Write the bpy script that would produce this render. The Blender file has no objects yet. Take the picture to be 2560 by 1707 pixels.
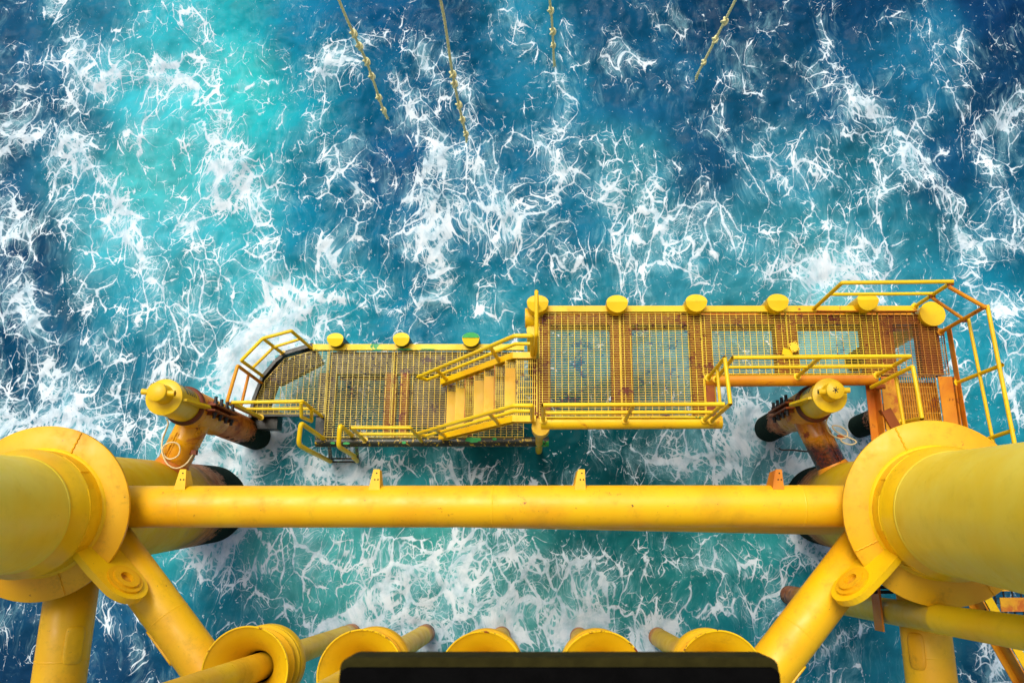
import bpy, math, random
import numpy as np
from mathutils import Vector, Matrix
random.seed(7)
R = math.radians
S = bpy.context.scene
COL = S.collection

# ------------------------------------------------------------------ camera model
F, CX, CY, H = 2000.0, 1340.0, 853.5, 15.7
TH = math.atan((1385 - CY) / F)
c_, s_ = math.cos(TH), math.sin(TH)
def at(u, v, z):
    """point of the horizontal plane z that the photograph shows at (u, v)"""
    x, y = u - CX, -(v - CY)
    Y, Z = y * c_ + F * s_, y * s_ - F * c_
    k = (z - H) / Z
    return Vector((x * k, Y * k, z))
def proj(P):
    x, y, z = P[0], P[1], P[2] - H
    yc, zc = y * c_ + z * s_, -y * s_ + z * c_
    return CX + F * x / -zc, CY - F * yc / -zc
def lerp(a, b, t): return a + (b - a) * t

cam = bpy.data.cameras.new('camera')
cam.sensor_width = 36; cam.lens = 36 * F / 2560
cam.shift_x = -(CX - 1280) / 2560
cam.clip_start = 0.05; cam.clip_end = 6000
cam.dof.use_dof = True; cam.dof.focus_distance = 12.8; cam.dof.aperture_fstop = 5.6
co = bpy.data.objects.new('camera', cam); COL.objects.link(co)
co.location = (0, 0, H); co.rotation_euler = (TH, 0, 0)
S.camera = co

# ------------------------------------------------------------------ node helpers
class NT:
    def __init__(s, name):
        s.m = bpy.data.materials.new(name); s.m.use_nodes = True
        s.t = s.m.node_tree; s.t.nodes.clear()
        s.out = s.t.nodes.new('ShaderNodeOutputMaterial')
    def n(s, typ, **kw):
        nd = s.t.nodes.new(typ)
        for k, v in kw.items(): setattr(nd, k, v)
        return nd
    def put(s, sock, v):
        if v is None: return
        if hasattr(v, 'is_linked') or isinstance(v, bpy.types.NodeSocket): s.t.links.new(v, sock)
        else:
            if isinstance(v, (tuple, list)) and sock.type == 'RGBA' and len(v) == 3: v = (*v, 1)
            sock.default_value = v
    def math(s, op, a, b=None, c=None, clamp=False):
        nd = s.n('ShaderNodeMath', operation=op, use_clamp=clamp)
        for i, v in enumerate((a, b, c)): s.put(nd.inputs[i], v)
        return nd.outputs[0]
    def add(s, a, b): return s.math('ADD', a, b)
    def sub(s, a, b): return s.math('SUBTRACT', a, b)
    def mul(s, a, b): return s.math('MULTIPLY', a, b)
    def mx(s, a, b): return s.math('MAXIMUM', a, b)
    def sat(s, a): return s.math('ADD', a, 0.0, clamp=True)
    def v(s, op, a, b=None, scale=None):
        nd = s.n('ShaderNodeVectorMath', operation=op)
        s.put(nd.inputs[0], a)
        if b is not None: s.put(nd.inputs[1], b)
        if scale is not None: s.put(nd.inputs['Scale'], scale)
        return nd.outputs[0]
    dim = '3D'
    def noise(s, vec, scale, detail=3, rough=.55, dist=0.0, color=False):
        nd = s.n('ShaderNodeTexNoise', noise_dimensions=s.dim)
        s.put(nd.inputs['Vector'], vec); s.put(nd.inputs['Scale'], scale)
        s.put(nd.inputs['Detail'], detail); s.put(nd.inputs['Roughness'], rough); s.put(nd.inputs['Distortion'], dist)
        return nd.outputs['Color' if color else 'Fac']
    def vor(s, vec, scale, feature='DISTANCE_TO_EDGE'):
        nd = s.n('ShaderNodeTexVoronoi', feature=feature, voronoi_dimensions=s.dim)
        s.put(nd.inputs['Vector'], vec); s.put(nd.inputs['Scale'], scale)
        return nd.outputs['Distance']
    def mr(s, v, a, b, c=0.0, d=1.0, smooth=True):
        nd = s.n('ShaderNodeMapRange', interpolation_type='SMOOTHSTEP' if smooth else 'LINEAR')
        for i, x in enumerate((v, a, b, c, d)): s.put(nd.inputs[i], x)
        return nd.outputs[0]
    def mix(s, f, a, b, mode='MIX'):
        nd = s.n('ShaderNodeMix', data_type='RGBA', blend_type=mode)
        s.put(nd.inputs['Factor'], f); s.put(nd.inputs[6], a); s.put(nd.inputs[7], b)
        return nd.outputs[2]
    def bsdf(s, col, rough=.4, bump=None, bstr=.2, bdist=.01, spec=.5, coat=0):
        b = s.n('ShaderNodeBsdfPrincipled')
        s.put(b.inputs['Base Color'], col); s.put(b.inputs['Roughness'], rough)
        s.put(b.inputs['Specular IOR Level'], spec)
        if coat: s.put(b.inputs['Coat Weight'], coat); s.put(b.inputs['Coat Roughness'], .2)
        if bump is not None:
            bn = s.n('ShaderNodeBump'); s.put(bn.inputs['Strength'], bstr); s.put(bn.inputs['Distance'], bdist)
            s.put(bn.inputs['Height'], bump); s.put(b.inputs['Normal'], bn.outputs[0])
        s.t.links.new(b.outputs[0], s.out.inputs[0]); return b

def lin(c):
    return tuple((x / 255 / 12.92 if x <= 10 else ((x / 255 + .055) / 1.055) ** 2.4) for x in c)

YEL, YEL2 = (.95, .61, .004), (.90, .48, .004)
RUST, ORANGE, GROWTH = (.13, .022, .006), (.55, .17, .008), (.012, .024, .018)
def paint(name, col=YEL, col2=YEL2, rust=.0, stain=.0, chip=.0, growth=None, orange=None, green=.0, rough=.38, spec=.4, grime=.25, bump=.10, chipcol=(.018, .014, .010), sides=None):
    """weathered steel paint: tone drift, run stains, rust, chips, marine growth under a given height"""
    t = NT(name)
    tc = t.n('ShaderNodeTexCoord').outputs['Object']
    sep = t.n('ShaderNodeSeparateXYZ'); t.put(sep.inputs[0], t.n('ShaderNodeNewGeometry').outputs['Position'])
    z = sep.outputs[2]
    big = t.noise(tc, 1.1, 3, .5)
    mid = t.noise(tc, 4.5, 6, .65)
    fine = t.noise(tc, 26, 5, .7)
    col_ = t.mix(t.mr(big, .35, .68), col, col2)
    if grime:
        g = t.mul(t.mr(t.add(t.mul(mid, .7), t.mul(fine, .3)), .5, .72), grime)
        col_ = t.mix(g, col_, (.26, .13, .008))
        sm = t.mul(t.mr(t.noise(tc, 1.7, 5, .6), .55, .70), grime * .8)
        col_ = t.mix(sm, col_, (.50, .25, .01))
    if orange:
        wob = t.mul(t.sub(mid, .5), .9)
        o = t.mr(t.add(z, wob), orange[0], orange[1], 1, 0)
        oc = t.mix(t.mr(mid, .35, .7), (.66, .20, .004), (.38, .07, .004))
        oc = t.mix(t.mr(t.noise(tc, 2.2, 6, .7), .5, .66), oc, (.16, .022, .008))
        col_ = t.mix(o, col_, oc)
    if stain:
        st = t.noise(t.v('MULTIPLY', tc, (1, 1, .45)), 3.1, 7, .7, .5)
        col_ = t.mix(t.mr(st, .72 - stain * .32, .86 - stain * .3), col_, (.50, .12, .008))
    if rust:
        rn = t.add(t.mul(t.noise(tc, 3.3, 8, .72), .75), t.mul(fine, .25))
        lo = .66 - rust * .26
        rm = t.mr(rn, lo, lo + .06)
        col_ = t.mix(rm, col_, t.mix(t.mr(fine, .4, .62), RUST, (.27, .055, .012)))
    if green:
        gm = t.mr(t.noise(tc, 2.3, 5, .6), .70 - green * .2, .715 - green * .2)
        col_ = t.mix(gm, col_, (.01, .33, .05))
    if chip:
        cm = t.mr(t.noise(tc, 13, 7, .75), .70 - chip * .22, .73 - chip * .22)
        col_ = t.mix(cm, col_, chipcol)
    if growth is not None:
        wob = t.add(t.mul(t.sub(mid, .5), 1.3), t.mul(t.sub(fine, .5), 1.1))
        gm = t.mr(t.add(z, wob), growth - .05, growth + .2, 1, 0)
        gc = t.mix(t.mr(fine, .5, .7), GROWTH, (.03, .05, .03))
        col_ = t.mix(gm, col_, gc)
    if sides:      # bar flanks rust brown, with the shade of the gaps put into the colour
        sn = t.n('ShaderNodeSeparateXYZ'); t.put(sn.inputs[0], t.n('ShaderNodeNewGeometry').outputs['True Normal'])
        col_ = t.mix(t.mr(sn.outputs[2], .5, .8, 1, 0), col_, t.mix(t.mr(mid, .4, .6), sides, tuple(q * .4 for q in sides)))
    rr = t.mr(mid, .3, .7, rough - .08, rough + .14)
    if growth is not None: rr = t.mx(rr, t.mul(gm, .95)); spec = t.mul(t.sub(1.0, t.mul(gm, .85)), spec)
    t.bsdf(col_, rr, t.add(t.mul(fine, .5), mid), bump, .008, spec)
    return t.m
M = {}
M['yellow'] = paint('yellow_paint', rust=.15, chip=.14, grime=.22)
M['leg'] = paint('leg_paint', rust=.1, grime=.14, orange=(1.5, 2.9), growth=1.0, rough=.5, bump=.02, spec=.12)
M['legtop'] = paint('leg_top_paint', col=(.95, .76, .08), col2=(.92, .66, .03), grime=.12, chip=.10, rough=.42, spec=.3, bump=.02)
M['ring'] = paint('collar_paint', col=(.88, .48, .004), col2=(.78, .36, .003), grime=.45, rust=.15, chip=.1, rough=.45)
M['beam'] = paint('beam_paint', col=(.93, .55, .004), col2=(.88, .44, .003), grime=.30, rust=.13, chip=.16, rough=.42, spec=.45)
M['rail'] = paint('rail_paint', col=(.92, .64, .008), col2=(.86, .54, .006), rust=.06, chip=.12, grime=.2)
M['rail_rust'] = paint('rail_rusty_paint', col=(.80, .34, .006), col2=(.60, .17, .006), rust=.3, chip=.16, stain=.6, grime=.3)
M['deckbeam'] = paint('deck_beam_paint', col=(.90, .62, .006), col2=(.86, .52, .006), rust=.24, stain=.4, chip=.12, grime=.15)
M['wornbeam'] = paint('worn_beam_paint', col=(.92, .66, .006), col2=(.90, .6, .006), rust=.05, chip=.35, green=.35, grime=.1)
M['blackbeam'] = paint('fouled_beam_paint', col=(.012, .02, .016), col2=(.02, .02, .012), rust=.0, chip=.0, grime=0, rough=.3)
M['mottled'] = paint('fouled_yellow_paint', col=(.03, .035, .02), col2=(.012, .018, .012), chip=.62, chipcol=(.62, .40, .01), green=.40, grime=0)
M['rusty'] = paint('rusty_steel', col=(.36, .085, .006), col2=(.19, .035, .005), rust=.45, stain=.3, grime=.3, rough=.55)
M['orange'] = paint('orange_steel', col=(.76, .30, .008), col2=(.52, .12, .006), rust=.18, stain=.5, grime=.2, rough=.4)
M['mottle2'] = paint('mottled_rust_plate', col=(.78, .40, .01), col2=(.62, .22, .01), rust=.22, stain=.85, grime=.3, rough=.5)
M['grate'] = paint('grating_paint', col=(.90, .66, .03), col2=(.82, .52, .02), rust=.46, stain=.3, chip=.3, grime=.2, sides=(.13, .032, .008))
M['grate_low'] = paint('wet_grating_paint', col=(.84, .66, .08), col2=(.66, .46, .04), rust=.40, chip=.62, grime=.2, sides=(.03, .018, .008))
M['grate_rust'] = paint('rusty_grating_paint', col=(.72, .36, .03), col2=(.45, .15, .02), rust=.5, stain=.5, chip=.3, grime=.2, sides=(.17, .04, .010))
M['column'] = paint('column_paint', col=(.86, .42, .006), col2=(.76, .28, .006), rust=.22, stain=.45, grime=.25, orange=(2.9, 3.5), growth=.95, rough=.45, spec=.3)
M['can'] = paint('can_paint', col=(.88, .62, .012), col2=(.80, .52, .01), rust=.03, grime=.18, rough=.35)
M['arm'] = paint('arm_paint', col=(.84, .42, .006), col2=(.72, .26, .006), rust=.24, stain=.6, grime=.25, rough=.28)
M['riser'] = paint('riser_paint', col=(.86, .56, .02), col2=(.76, .42, .02), rust=.08, grime=.3, orange=(.15, .5), growth=-.25, rough=.35)
M['bell'] = paint('bell_paint', col=(.84, .53, .006), col2=(.76, .42, .005), rust=.05, grime=.3, rough=.4)
M['fender'] = paint('fender_paint', col=(.92, .64, .006), col2=(.88, .58, .006), rust=.0, chip=.03, grime=.08, growth=.8)
def plain(name, col, rough=.5, spec=.4, var=.25, metal=0):
    t = NT(name); tc = t.n('ShaderNodeTexCoord').outputs['Object']
    f = t.noise(tc, 18, 5, .65)
    b = t.bsdf(t.mix(t.mr(f, .3, .7), tuple(x * (1 - var) for x in col), tuple(min(1, x * (1 + var)) for x in col)), rough, f, .3, .004, spec)
    b.inputs['Metallic'].default_value = metal
    return t.m
M['rim'] = paint('rim_paint', col=(.93, .62, .006), col2=(.9, .55, .006), rust=.5, chip=.45)
M['fenderU'] = paint('upper_fender_paint', col=(.92, .64, .006), col2=(.86, .5, .006), chip=.03, grime=.1, orange=(2.5, 2.9), growth=2.32)
M['black'] = plain('black_steel', (.015, .015, .018), .4)
M['dark'] = plain('unlit_top_black', (.003, .003, .003), .9, .02)  # unlit top of the foreground beam, its darkness put into the colour
M['olive'] = plain('lit_edge_olive', (.028, .025, .006), .8, .05)  # lit far edge of the same beam, its light put in as olive
M['collar'] = paint('burnt_collar', col=(.06, .02, .012), col2=(.16, .035, .01), rust=.3, grime=.2, rough=.6)
M['rope'] = plain('straw_rope', (.97, .88, .45), .9, .1, .08)
M['cable'] = plain('cream_cable', (.80, .66, .36), .5, .3, .1)
M['greenp'] = plain('green_primer', (.01, .34, .06), .5, .4, .15)
M['holes'] = M['hole'] = plain('dark_bore', (.012, .008, .006), .7, .2)

# ------------------------------------------------------------------ mesh builder
class MB:
    def __init__(s): s.v = []; s.f = []; s.sm = []
    def add(s, vs, fs, smooth=False):
        o = len(s.v); s.v += [tuple(p) for p in vs]
        s.f += [tuple(i + o for i in f) for f in fs]; s.sm += [smooth] * len(fs)
    def box(s, c, sx, sy, sz, ax=None):
        c = Vector(c); X, Y, Z = ax or (Vector((1, 0, 0)), Vector((0, 1, 0)), Vector((0, 0, 1)))
        vs = [c + X * sx * i / 2 + Y * sy * j / 2 + Z * sz * k / 2 for i in (-1, 1) for j in (-1, 1) for k in (-1, 1)]
        s.add(vs, [(0, 1, 3, 2), (4, 6, 7, 5), (0, 4, 5, 1), (2, 3, 7, 6), (0, 2, 6, 4), (1, 5, 7, 3)])
    def bar(s, a, b, w, h, up=(0, 0, 1)):
        a, b = Vector(a), Vector(b); d = (b - a); L = d.length; d.normalize()
        y = Vector(up).cross(d).normalized(); z = d.cross(y)
        s.box((a + b) / 2, L, w, h, (d, y, z))
    def prism(s, poly, ax, t):
        """poly: points; extruded along vector ax*t both ways"""
        n = len(poly); e = Vector(ax).normalized() * t / 2
        vs = [Vector(p) - e for p in poly] + [Vector(p) + e for p in poly]
        s.add(vs, [tuple(range(n))[::-1], tuple(range(n, 2 * n))])
        s.add(vs, [(i, (i + 1) % n, n + (i + 1) % n, n + i) for i in range(n)])
    def tube(s, pts, r, n=14, caps=True, closed=False):
        pts = [Vector(p) for p in pts]; m = len(pts)
        rr = r if isinstance(r, (list, tuple)) else [r] * m
        T = []
        for i in range(m):
            if closed: T.append((pts[(i + 1) % m] - pts[i - 1]).normalized())
            elif i == 0: T.append((pts[1] - pts[0]).normalized())
            elif i == m - 1: T.append((pts[-1] - pts[-2]).normalized())
            else: T.append(((pts[i + 1] - pts[i]).normalized() + (pts[i] - pts[i - 1]).normalized()).normalized())
        ref = Vector((0, 0, 1)) if abs(T[0].z) < .9 else Vector((0, 1, 0))
        N = (ref - T[0] * ref.dot(T[0])).normalized(); rings = []
        for i in range(m):
            if i: 
                d = (pts[i] - pts[i - 1]).normalized()
                N = N - d * N.dot(d); 
            Nn = (N - T[i] * N.dot(T[i]))
            # miter: keep section constant by projecting along segment direction
            d = (pts[min(i + 1, m - 1)] - pts[i]) if i < m - 1 else (pts[i] - pts[i - 1])
            d.normalize(); P = (N - d * N.dot(d)).normalized(); B = d.cross(P)
            ring = []
            for k in range(n):
                a = 2 * math.pi * k / n; o = (P * math.cos(a) + B * math.sin(a)) * rr[i]
                if 0 < i < m - 1 or closed:
                    den = d.dot(T[i])
                    if den > .35: o = o - d * (o.dot(T[i]) / den)
                ring.append(pts[i] + o)
            rings.append(ring); N = P
        vs = [p for r_ in rings for p in r_]
        fs = [(i * n + k, i * n + (k + 1) % n, (i + 1) * n + (k + 1) % n, (i + 1) * n + k) for i in range(m - 1) for k in range(n)]
        if closed:
            fs += [((m - 1) * n + k, (m - 1) * n + (k + 1) % n, (k + 1) % n, k) for k in range(n)]
        s.add(vs, fs, True)
        if caps and not closed:
            s.add(rings[0], [tuple(range(n))[::-1]]); s.add(rings[-1], [tuple(range(n))])
    def lathe(s, c, axis, prof, n=48, flat=()):
        """prof: (radius, distance along axis); a None entry starts a new sharp run"""
        c = Vector(c); axis = Vector(axis).normalized()
        ref = Vector((1, 0, 0)) if abs(axis.x) < .9 else Vector((0, 1, 0))
        X = (ref - axis * ref.dot(axis)).normalized(); Y = axis.cross(X)
        runs, cur = [], []
        for p in prof:
            if p is None: runs.append(cur); cur = [cur[-1]]
            else: cur.append(p)
        runs.append(cur)
        for run in runs:
            vs = [c + axis * h + (X * math.cos(2 * math.pi * k / n) + Y * math.sin(2 * math.pi * k / n)) * r for r, h in run for k in range(n)]
            fs = [(i * n + k, i * n + (k + 1) % n, (i + 1) * n + (k + 1) % n, (i + 1) * n + k) for i in range(len(run) - 1) for k in range(n)]
            s.add(vs, fs, True)
    def blob(s, c, r, sx=1, sy=1, sz=1, n=10, jit=0):
        c = Vector(c); vs = []; fs = []
        for i in range(n + 1):
            a = math.pi * i / n
            for k in range(n):
                b = 2 * math.pi * k / n; q = r * (1 + random.uniform(-jit, jit))
                vs.append(c + Vector((q * sx * math.sin(a) * math.cos(b), q * sy * math.sin(a) * math.sin(b), q * sz * math.cos(a))))
        for i in range(n):
            for k in range(n): fs.append((i * n + k, (i + 1) * n + k, (i + 1) * n + (k + 1) % n, i * n + (k + 1) % n))
        s.add(vs, fs, True)
    def build(s, name, mat, parent=None, label=None):
        me = bpy.data.meshes.new(name); me.from_pydata(s.v, [], s.f)
        me.polygons.foreach_set('use_smooth', s.sm); me.materials.append(M[mat] if isinstance(mat, str) else mat)
        me.update()
        o = bpy.data.objects.new(name, me); COL.objects.link(o)
        if parent is not None:
            o.parent = parent
            if parent.type == 'EMPTY': o.matrix_parent_inverse = Matrix.Translation(-parent.location)
        if label: o['label'] = label
        return o
def thing(name, loc, label, cat, group=None):
    o = bpy.data.objects.new(name, None); COL.objects.link(o); o.location = loc; o.empty_display_size = .3
    return tag(o, label, cat, group)
def tag(o, label, cat, group=None):
    o['label'] = label; o['category'] = cat
    if group: o['group'] = group
    return o
def part(name, mat, parent, fn, *a, label=None, **k):
    m = MB(); getattr(m, fn)(*a, **k); return m.build(name, mat, parent, label)
def fillet(pts, rad, seg=5):
    pts = [Vector(p) for p in pts]; out = [pts[0]]
    for i in range(1, len(pts) - 1):
        a, p, b = pts[i - 1], pts[i], pts[i + 1]
        r_ = min(rad, (a - p).length * .45, (b - p).length * .45)
        p0, p1 = p + (a - p).normalized() * r_, p + (b - p).normalized() * r_
        for k in range(seg + 1):
            t = k / seg; out.append(p0 * (1 - t) ** 2 + p * 2 * t * (1 - t) + p1 * t * t)
    out.append(pts[-1]); return out
Z3 = Vector((0, 0, 1))

# ------------------------------------------------------------------ sea
def vnoise(x, y, seed):
    rng = np.random.RandomState(seed); g = rng.rand(256, 256)
    xi, yi = np.floor(x).astype(int), np.floor(y).astype(int); fx, fy = x - xi, y - yi
    fx = fx * fx * fx * (fx * (fx * 6 - 15) + 10); fy = fy * fy * fy * (fy * (fy * 6 - 15) + 10)
    G = lambda a, b: g[a % 256, b % 256]
    return (G(xi, yi) * (1 - fx) + G(xi + 1, yi) * fx) * (1 - fy) + (G(xi, yi + 1) * (1 - fx) + G(xi + 1, yi + 1) * fx) * fy
def fbm(x, y, seed, o=4, g=.5):
    r = 0; a = 1; t = 0
    for i in range(o): r = r + a * vnoise(x + i * 17.3, y - i * 9.1, seed + i); t += a; a *= g; x = x * 2.03; y = y * 2.03
    return r / t
# colour of the water body (aeration, depth, overhead shade near the beam put in) at points of the sea: u, v in the 2352-wide view, sRGB
TINT = """0 0 25 85 125|200 0 35 120 155|400 0 55 175 195|560 0 45 180 195|640 0 25 135 170|700 0 20 110 155|850 0 15 85 130|1050 0 15 75 115|1210 0 40 130 165|1400 0 20 85 125|1700 0 15 70 110|2000 0 15 65 105|2352 0 15 60 105
0 200 30 90 130|150 200 35 105 145|300 200 70 180 200|450 200 80 190 205|560 200 60 195 200|640 250 40 170 185|720 200 20 125 160|850 200 15 95 135|1050 200 15 90 130|1210 150 30 115 150|1500 200 25 90 130|1750 200 20 80 115|1950 200 20 85 125|2090 150 35 115 155|2352 200 20 65 105
0 330 22 62 100|110 290 25 75 115|0 400 40 100 140|150 400 60 150 175|350 400 85 190 200|550 400 60 175 190|700 400 20 120 155|900 400 15 85 130|1100 400 20 110 150|1300 400 30 105 140|1450 400 60 145 170|1600 400 25 80 120|1800 400 50 125 155|2000 400 45 120 145|2150 400 22 78 118|2352 400 25 90 125
0 550 25 75 115|100 550 20 60 100|250 550 80 180 200|400 550 70 165 185|550 550 60 170 190|700 550 25 125 160|900 550 22 110 150|1100 550 25 110 145|1300 550 30 110 145|1500 550 45 125 150|1700 550 55 130 155|1850 550 60 140 160|2050 550 50 130 155|2250 550 30 110 140|2352 550 25 100 135
0 700 20 70 110|150 700 25 90 125|300 700 55 150 175|450 700 60 165 185|650 700 70 175 190|800 700 45 150 175|950 700 25 115 150|1100 700 45 140 165|1300 700 40 130 155|1500 650 60 140 165|1700 680 60 140 160|1900 680 120 190 205|2100 700 60 150 175|2300 700 30 130 160
0 850 20 75 110|100 850 20 85 120|250 850 35 120 150|350 850 30 105 135|500 780 35 120 150|560 850 110 195 210|650 780 90 180 195|2300 850 40 150 175|2352 1000 40 140 165|150 1000 40 120 150
500 1050 90 165 180|700 1050 45 135 150|800 1000 30 110 125|900 1080 60 145 155|1100 1050 30 115 125|1300 1050 20 100 112|1450 1050 15 88 98|1600 1070 80 145 155|1750 1000 100 150 165|1700 930 90 145 165
400 1230 60 170 185|700 1250 90 175 180|1000 1250 75 160 160|1200 1250 60 140 142|1350 1240 30 110 118|1500 1250 40 125 130|1700 1250 60 150 155|1900 1270 45 140 155
0 1400 25 70 105|250 1400 35 90 130|450 1400 40 135 160|700 1400 80 165 170|1000 1400 70 150 155|1300 1400 90 165 165|1500 1400 50 140 145|1700 1400 45 140 150|1900 1400 30 120 140|2050 1450 35 115 140|2300 1450 30 90 125
0 1560 25 60 95|250 1560 30 75 115|450 1500 25 80 115|560 1480 45 120 145|700 1560 60 145 155|1000 1500 75 148 158|1300 1500 90 160 165|1600 1500 40 135 150|1850 1530 30 120 145|2050 1530 45 125 150|2300 1560 25 80 115"""
TINT = np.array([[float(q) for q in p.split()] for ln in TINT.split('\n') for p in ln.split('|')])
# foam: polylines  (half width, strength, points in the same view)
FOAM = [
 (24, .75, [(140, 0), (160, 80), (190, 180), (175, 260)]), (13, .5, [(60, 120), (50, 230), (20, 320)]),
 (12, .8, [(240, 205), (330, 150), (430, 100), (480, 140), (495, 220)]), (16, .75, [(330, 175), (430, 145), (490, 230), (540, 330), (560, 400)]),
 (30, 1.0, [(515, 330), (545, 420), (590, 520), (625, 600), (660, 680)]), (20, .5, [(480, 350), (500, 400), (520, 480)]),
 (7, .7, [(500, 200), (560, 190), (640, 175)]), (12, .6, [(400, 30), (460, 60), (480, 100)]),
 (24, .85, [(0, 355), (60, 335), (130, 320), (190, 350), (260, 420), (280, 500)]), (20, .5, [(130, 380), (165, 470), (190, 560)]),
 (34, 1.1, [(10, 470), (20, 530)]), (30, .5, [(0, 300), (80, 270), (140, 230)]),
 (26, .8, [(715, 180), (745, 160), (790, 165)]), (18, .65, [(820, 80), (900, 60), (960, 130), (1000, 180)]),
 (22, .75, [(900, 200), (960, 260), (1010, 330), (980, 400), (960, 470)]), (34, 1.0, [(985, 460), (975, 560), (1000, 640)]), (16, .6, [(950, 600), (990, 680)]),
 (16, .7, [(1040, 150), (1080, 230), (1060, 330), (1120, 420), (1170, 500)]), (26, .75, [(1060, 480), (1130, 560), (1200, 500)]),
 (16, .6, [(700, 270), (745, 350), (740, 430)]), (18, .6, [(820, 430), (840, 480), (800, 530)]), (22, .55, [(740, 560), (775, 630), (850, 690)]),
 (16, .5, [(1180, 30), (1200, 100), (1280, 180), (1300, 260), (1240, 330)]), (20, .6, [(1230, 330), (1290, 420), (1250, 520)]),
 (20, .65, [(1395, 280), (1405, 420), (1415, 540), (1440, 640)]), (24, .7, [(1480, 420), (1500, 520), (1560, 610), (1600, 640)]), (18, .5, [(1280, 560), (1350, 640), (1330, 700)]),
 (14, .5, [(1400, 60), (1440, 110), (1500, 140)]), (30, .35, [(1540, 500), (1650, 560)]),
 (18, .9, [(1905, 90), (1920, 160), (1960, 230), (2050, 320), (2120, 400), (2200, 480)]), (20, .7, [(2080, 380), (2150, 440), (2180, 490)]),
 (14, .7, [(1690, 180), (1760, 240), (1765, 300), (1740, 360), (1800, 420)]), (12, .45, [(2060, 0), (2110, 70), (2160, 180), (2220, 290)]),
 (16, .5, [(1770, 130), (1860, 150), (1900, 170)]), (18, .6, [(1880, 300), (1960, 300), (2000, 250)]), (18, .6, [(1820, 360), (1930, 420), (2030, 440)]),
 (26, .75, [(2170, 340), (2260, 320), (2350, 260)]), (24, .7, [(2260, 330), (2300, 420), (2330, 500)]), (16, .45, [(2210, 100), (2230, 200)]),
 (12, .6, [(1750, 640), (1830, 560), (1900, 520), (2000, 560), (2050, 610)]), (40, 1.0, [(1840, 650), (1900, 620), (1980, 660)]), (20, .5, [(1700, 590), (1760, 560)]),
 (24, 1.5, [(535, 880), (550, 800), (605, 735), (690, 705)]), (40, 1.2, [(560, 920), (575, 830), (640, 760)]), (8, .8, [(700, 695), (800, 690), (900, 715), (1010, 700)]), (34, .9, [(560, 900), (590, 830), (650, 780)]),
 (24, .75, [(0, 990), (90, 960), (170, 950), (300, 900)]), (18, .55, [(300, 900), (400, 870), (520, 880)]), (40, .6, [(0, 940), (150, 1000), (320, 990)]),
 (12, .9, [(80, 640), (70, 700), (60, 740)]), (30, .5, [(40, 560), (60, 700), (50, 850), (120, 900)]), (22, .6, [(200, 690), (210, 800), (270, 830)]), (30, .5, [(270, 700), (370, 770), (400, 830)]),
 (20, .55, [(420, 500), (470, 620), (480, 700)]), (14, .5, [(270, 500), (340, 600), (370, 680)]), (24, .5, [(620, 560), (660, 640)]),
 (28, .8, [(460, 1010), (560, 1010), (600, 1060)]), (24, .75, [(640, 1000), (690, 1060), (760, 1090), (900, 1105)]), (24, .55, [(820, 1060), (980, 1100), (1100, 1090)]),
 (14, .8, [(1270, 1060), (1245, 1110), (1190, 1120)]), (40, .8, [(1560, 1060), (1640, 1030), (1660, 1090)]), (34, .8, [(1660, 900), (1720, 960), (1690, 1030)]), (30, .6, [(1930, 970), (1990, 1050)]),
 (34, .7, [(430, 1280), (520, 1320), (620, 1300)]), (40, .7, [(700, 1240), (820, 1300), (900, 1260)]), (40, .75, [(900, 1330), (1040, 1280), (1150, 1240)]),
 (20, .6, [(820, 1420), (900, 1350), (1020, 1330), (1100, 1400)]), (30, .7, [(1150, 1240), (1210, 1300), (1330, 1280)]), (40, .55, [(1050, 1440), (1160, 1400), (1300, 1380), (1400, 1330)]),
 (30, .6, [(640, 1400), (700, 1460), (900, 1450)]), (40, .6, [(1240, 1450), (1350, 1430), (1450, 1480)]), (24, .55, [(1500, 1300), (1620, 1280), (1750, 1300)]), (12, .6, [(1720, 1250), (1820, 1300), (1880, 1290)]),
 (12, .9, [(1870, 1540), (1950, 1450), (2000, 1430)]), (16, .45, [(1560, 1400), (1700, 1420)]), (20, .6, [(540, 1440), (560, 1500)]), (24, .4, [(20, 1420), (60, 1560)]), (18, .6, [(290, 1540), (330, 1568)]), (16, .5, [(250, 1440), (300, 1500)]),
 (18, .55, [(2240, 1420), (2290, 1540)]), (24, .5, [(2220, 640), (2300, 700), (2352, 680)]), (24, .5, [(2290, 880), (2350, 960)]), (18, .5, [(2200, 560), (2352, 560)]),
]
BG = [(350, 500, 260, 260, .30), (350, 150, 160, 140, .22), (1500, 520, 260, 150, .22), (1050, 450, 260, 260, .22), (1150, 1350, 620, 140, .27), (60, 850, 160, 200, .28), (2250, 780, 160, 240, .28), (1950, 380, 160, 130, .22), (700, 770, 150, 50, .35), (560, 860, 60, 90, .6), (1880, 640, 120, 60, .4), (1620, 1040, 120, 60, .25), (200, 980, 250, 60, .3), (700, 800, 180, 60, .12), (2300, 1480, 120, 100, .25), (450, 800, 150, 100, .1), (1200, 1080, 700, 50, .2)]
WASH = [(*at(u, v, 0)[:2], r, a) for u, v, r, a in ((520, 1260, .74, .9), (2054, 1262, .77, .9), (646, 1092, .27, .8), (1917, 1073, .27, .9), (2148, 1066, .22, .9), (1968, 1486, .17, .6), (878, 1582, .17, .8), (1062, 1584, .17, .8), (1254, 1588, .17, 1), (1447, 1590, .17, 1), (1642, 1590, .17, .9), (860, 1150, .2, .6))]
def segdist(px, py, a, b):
    dx, dy = b[0] - a[0], b[1] - a[1]; t = np.clip(((px - a[0]) * dx + (py - a[1]) * dy) / (dx * dx + dy * dy + 1e-9), 0, 1)
    return np.hypot(px - a[0] - t * dx, py - a[1] - t * dy)
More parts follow.
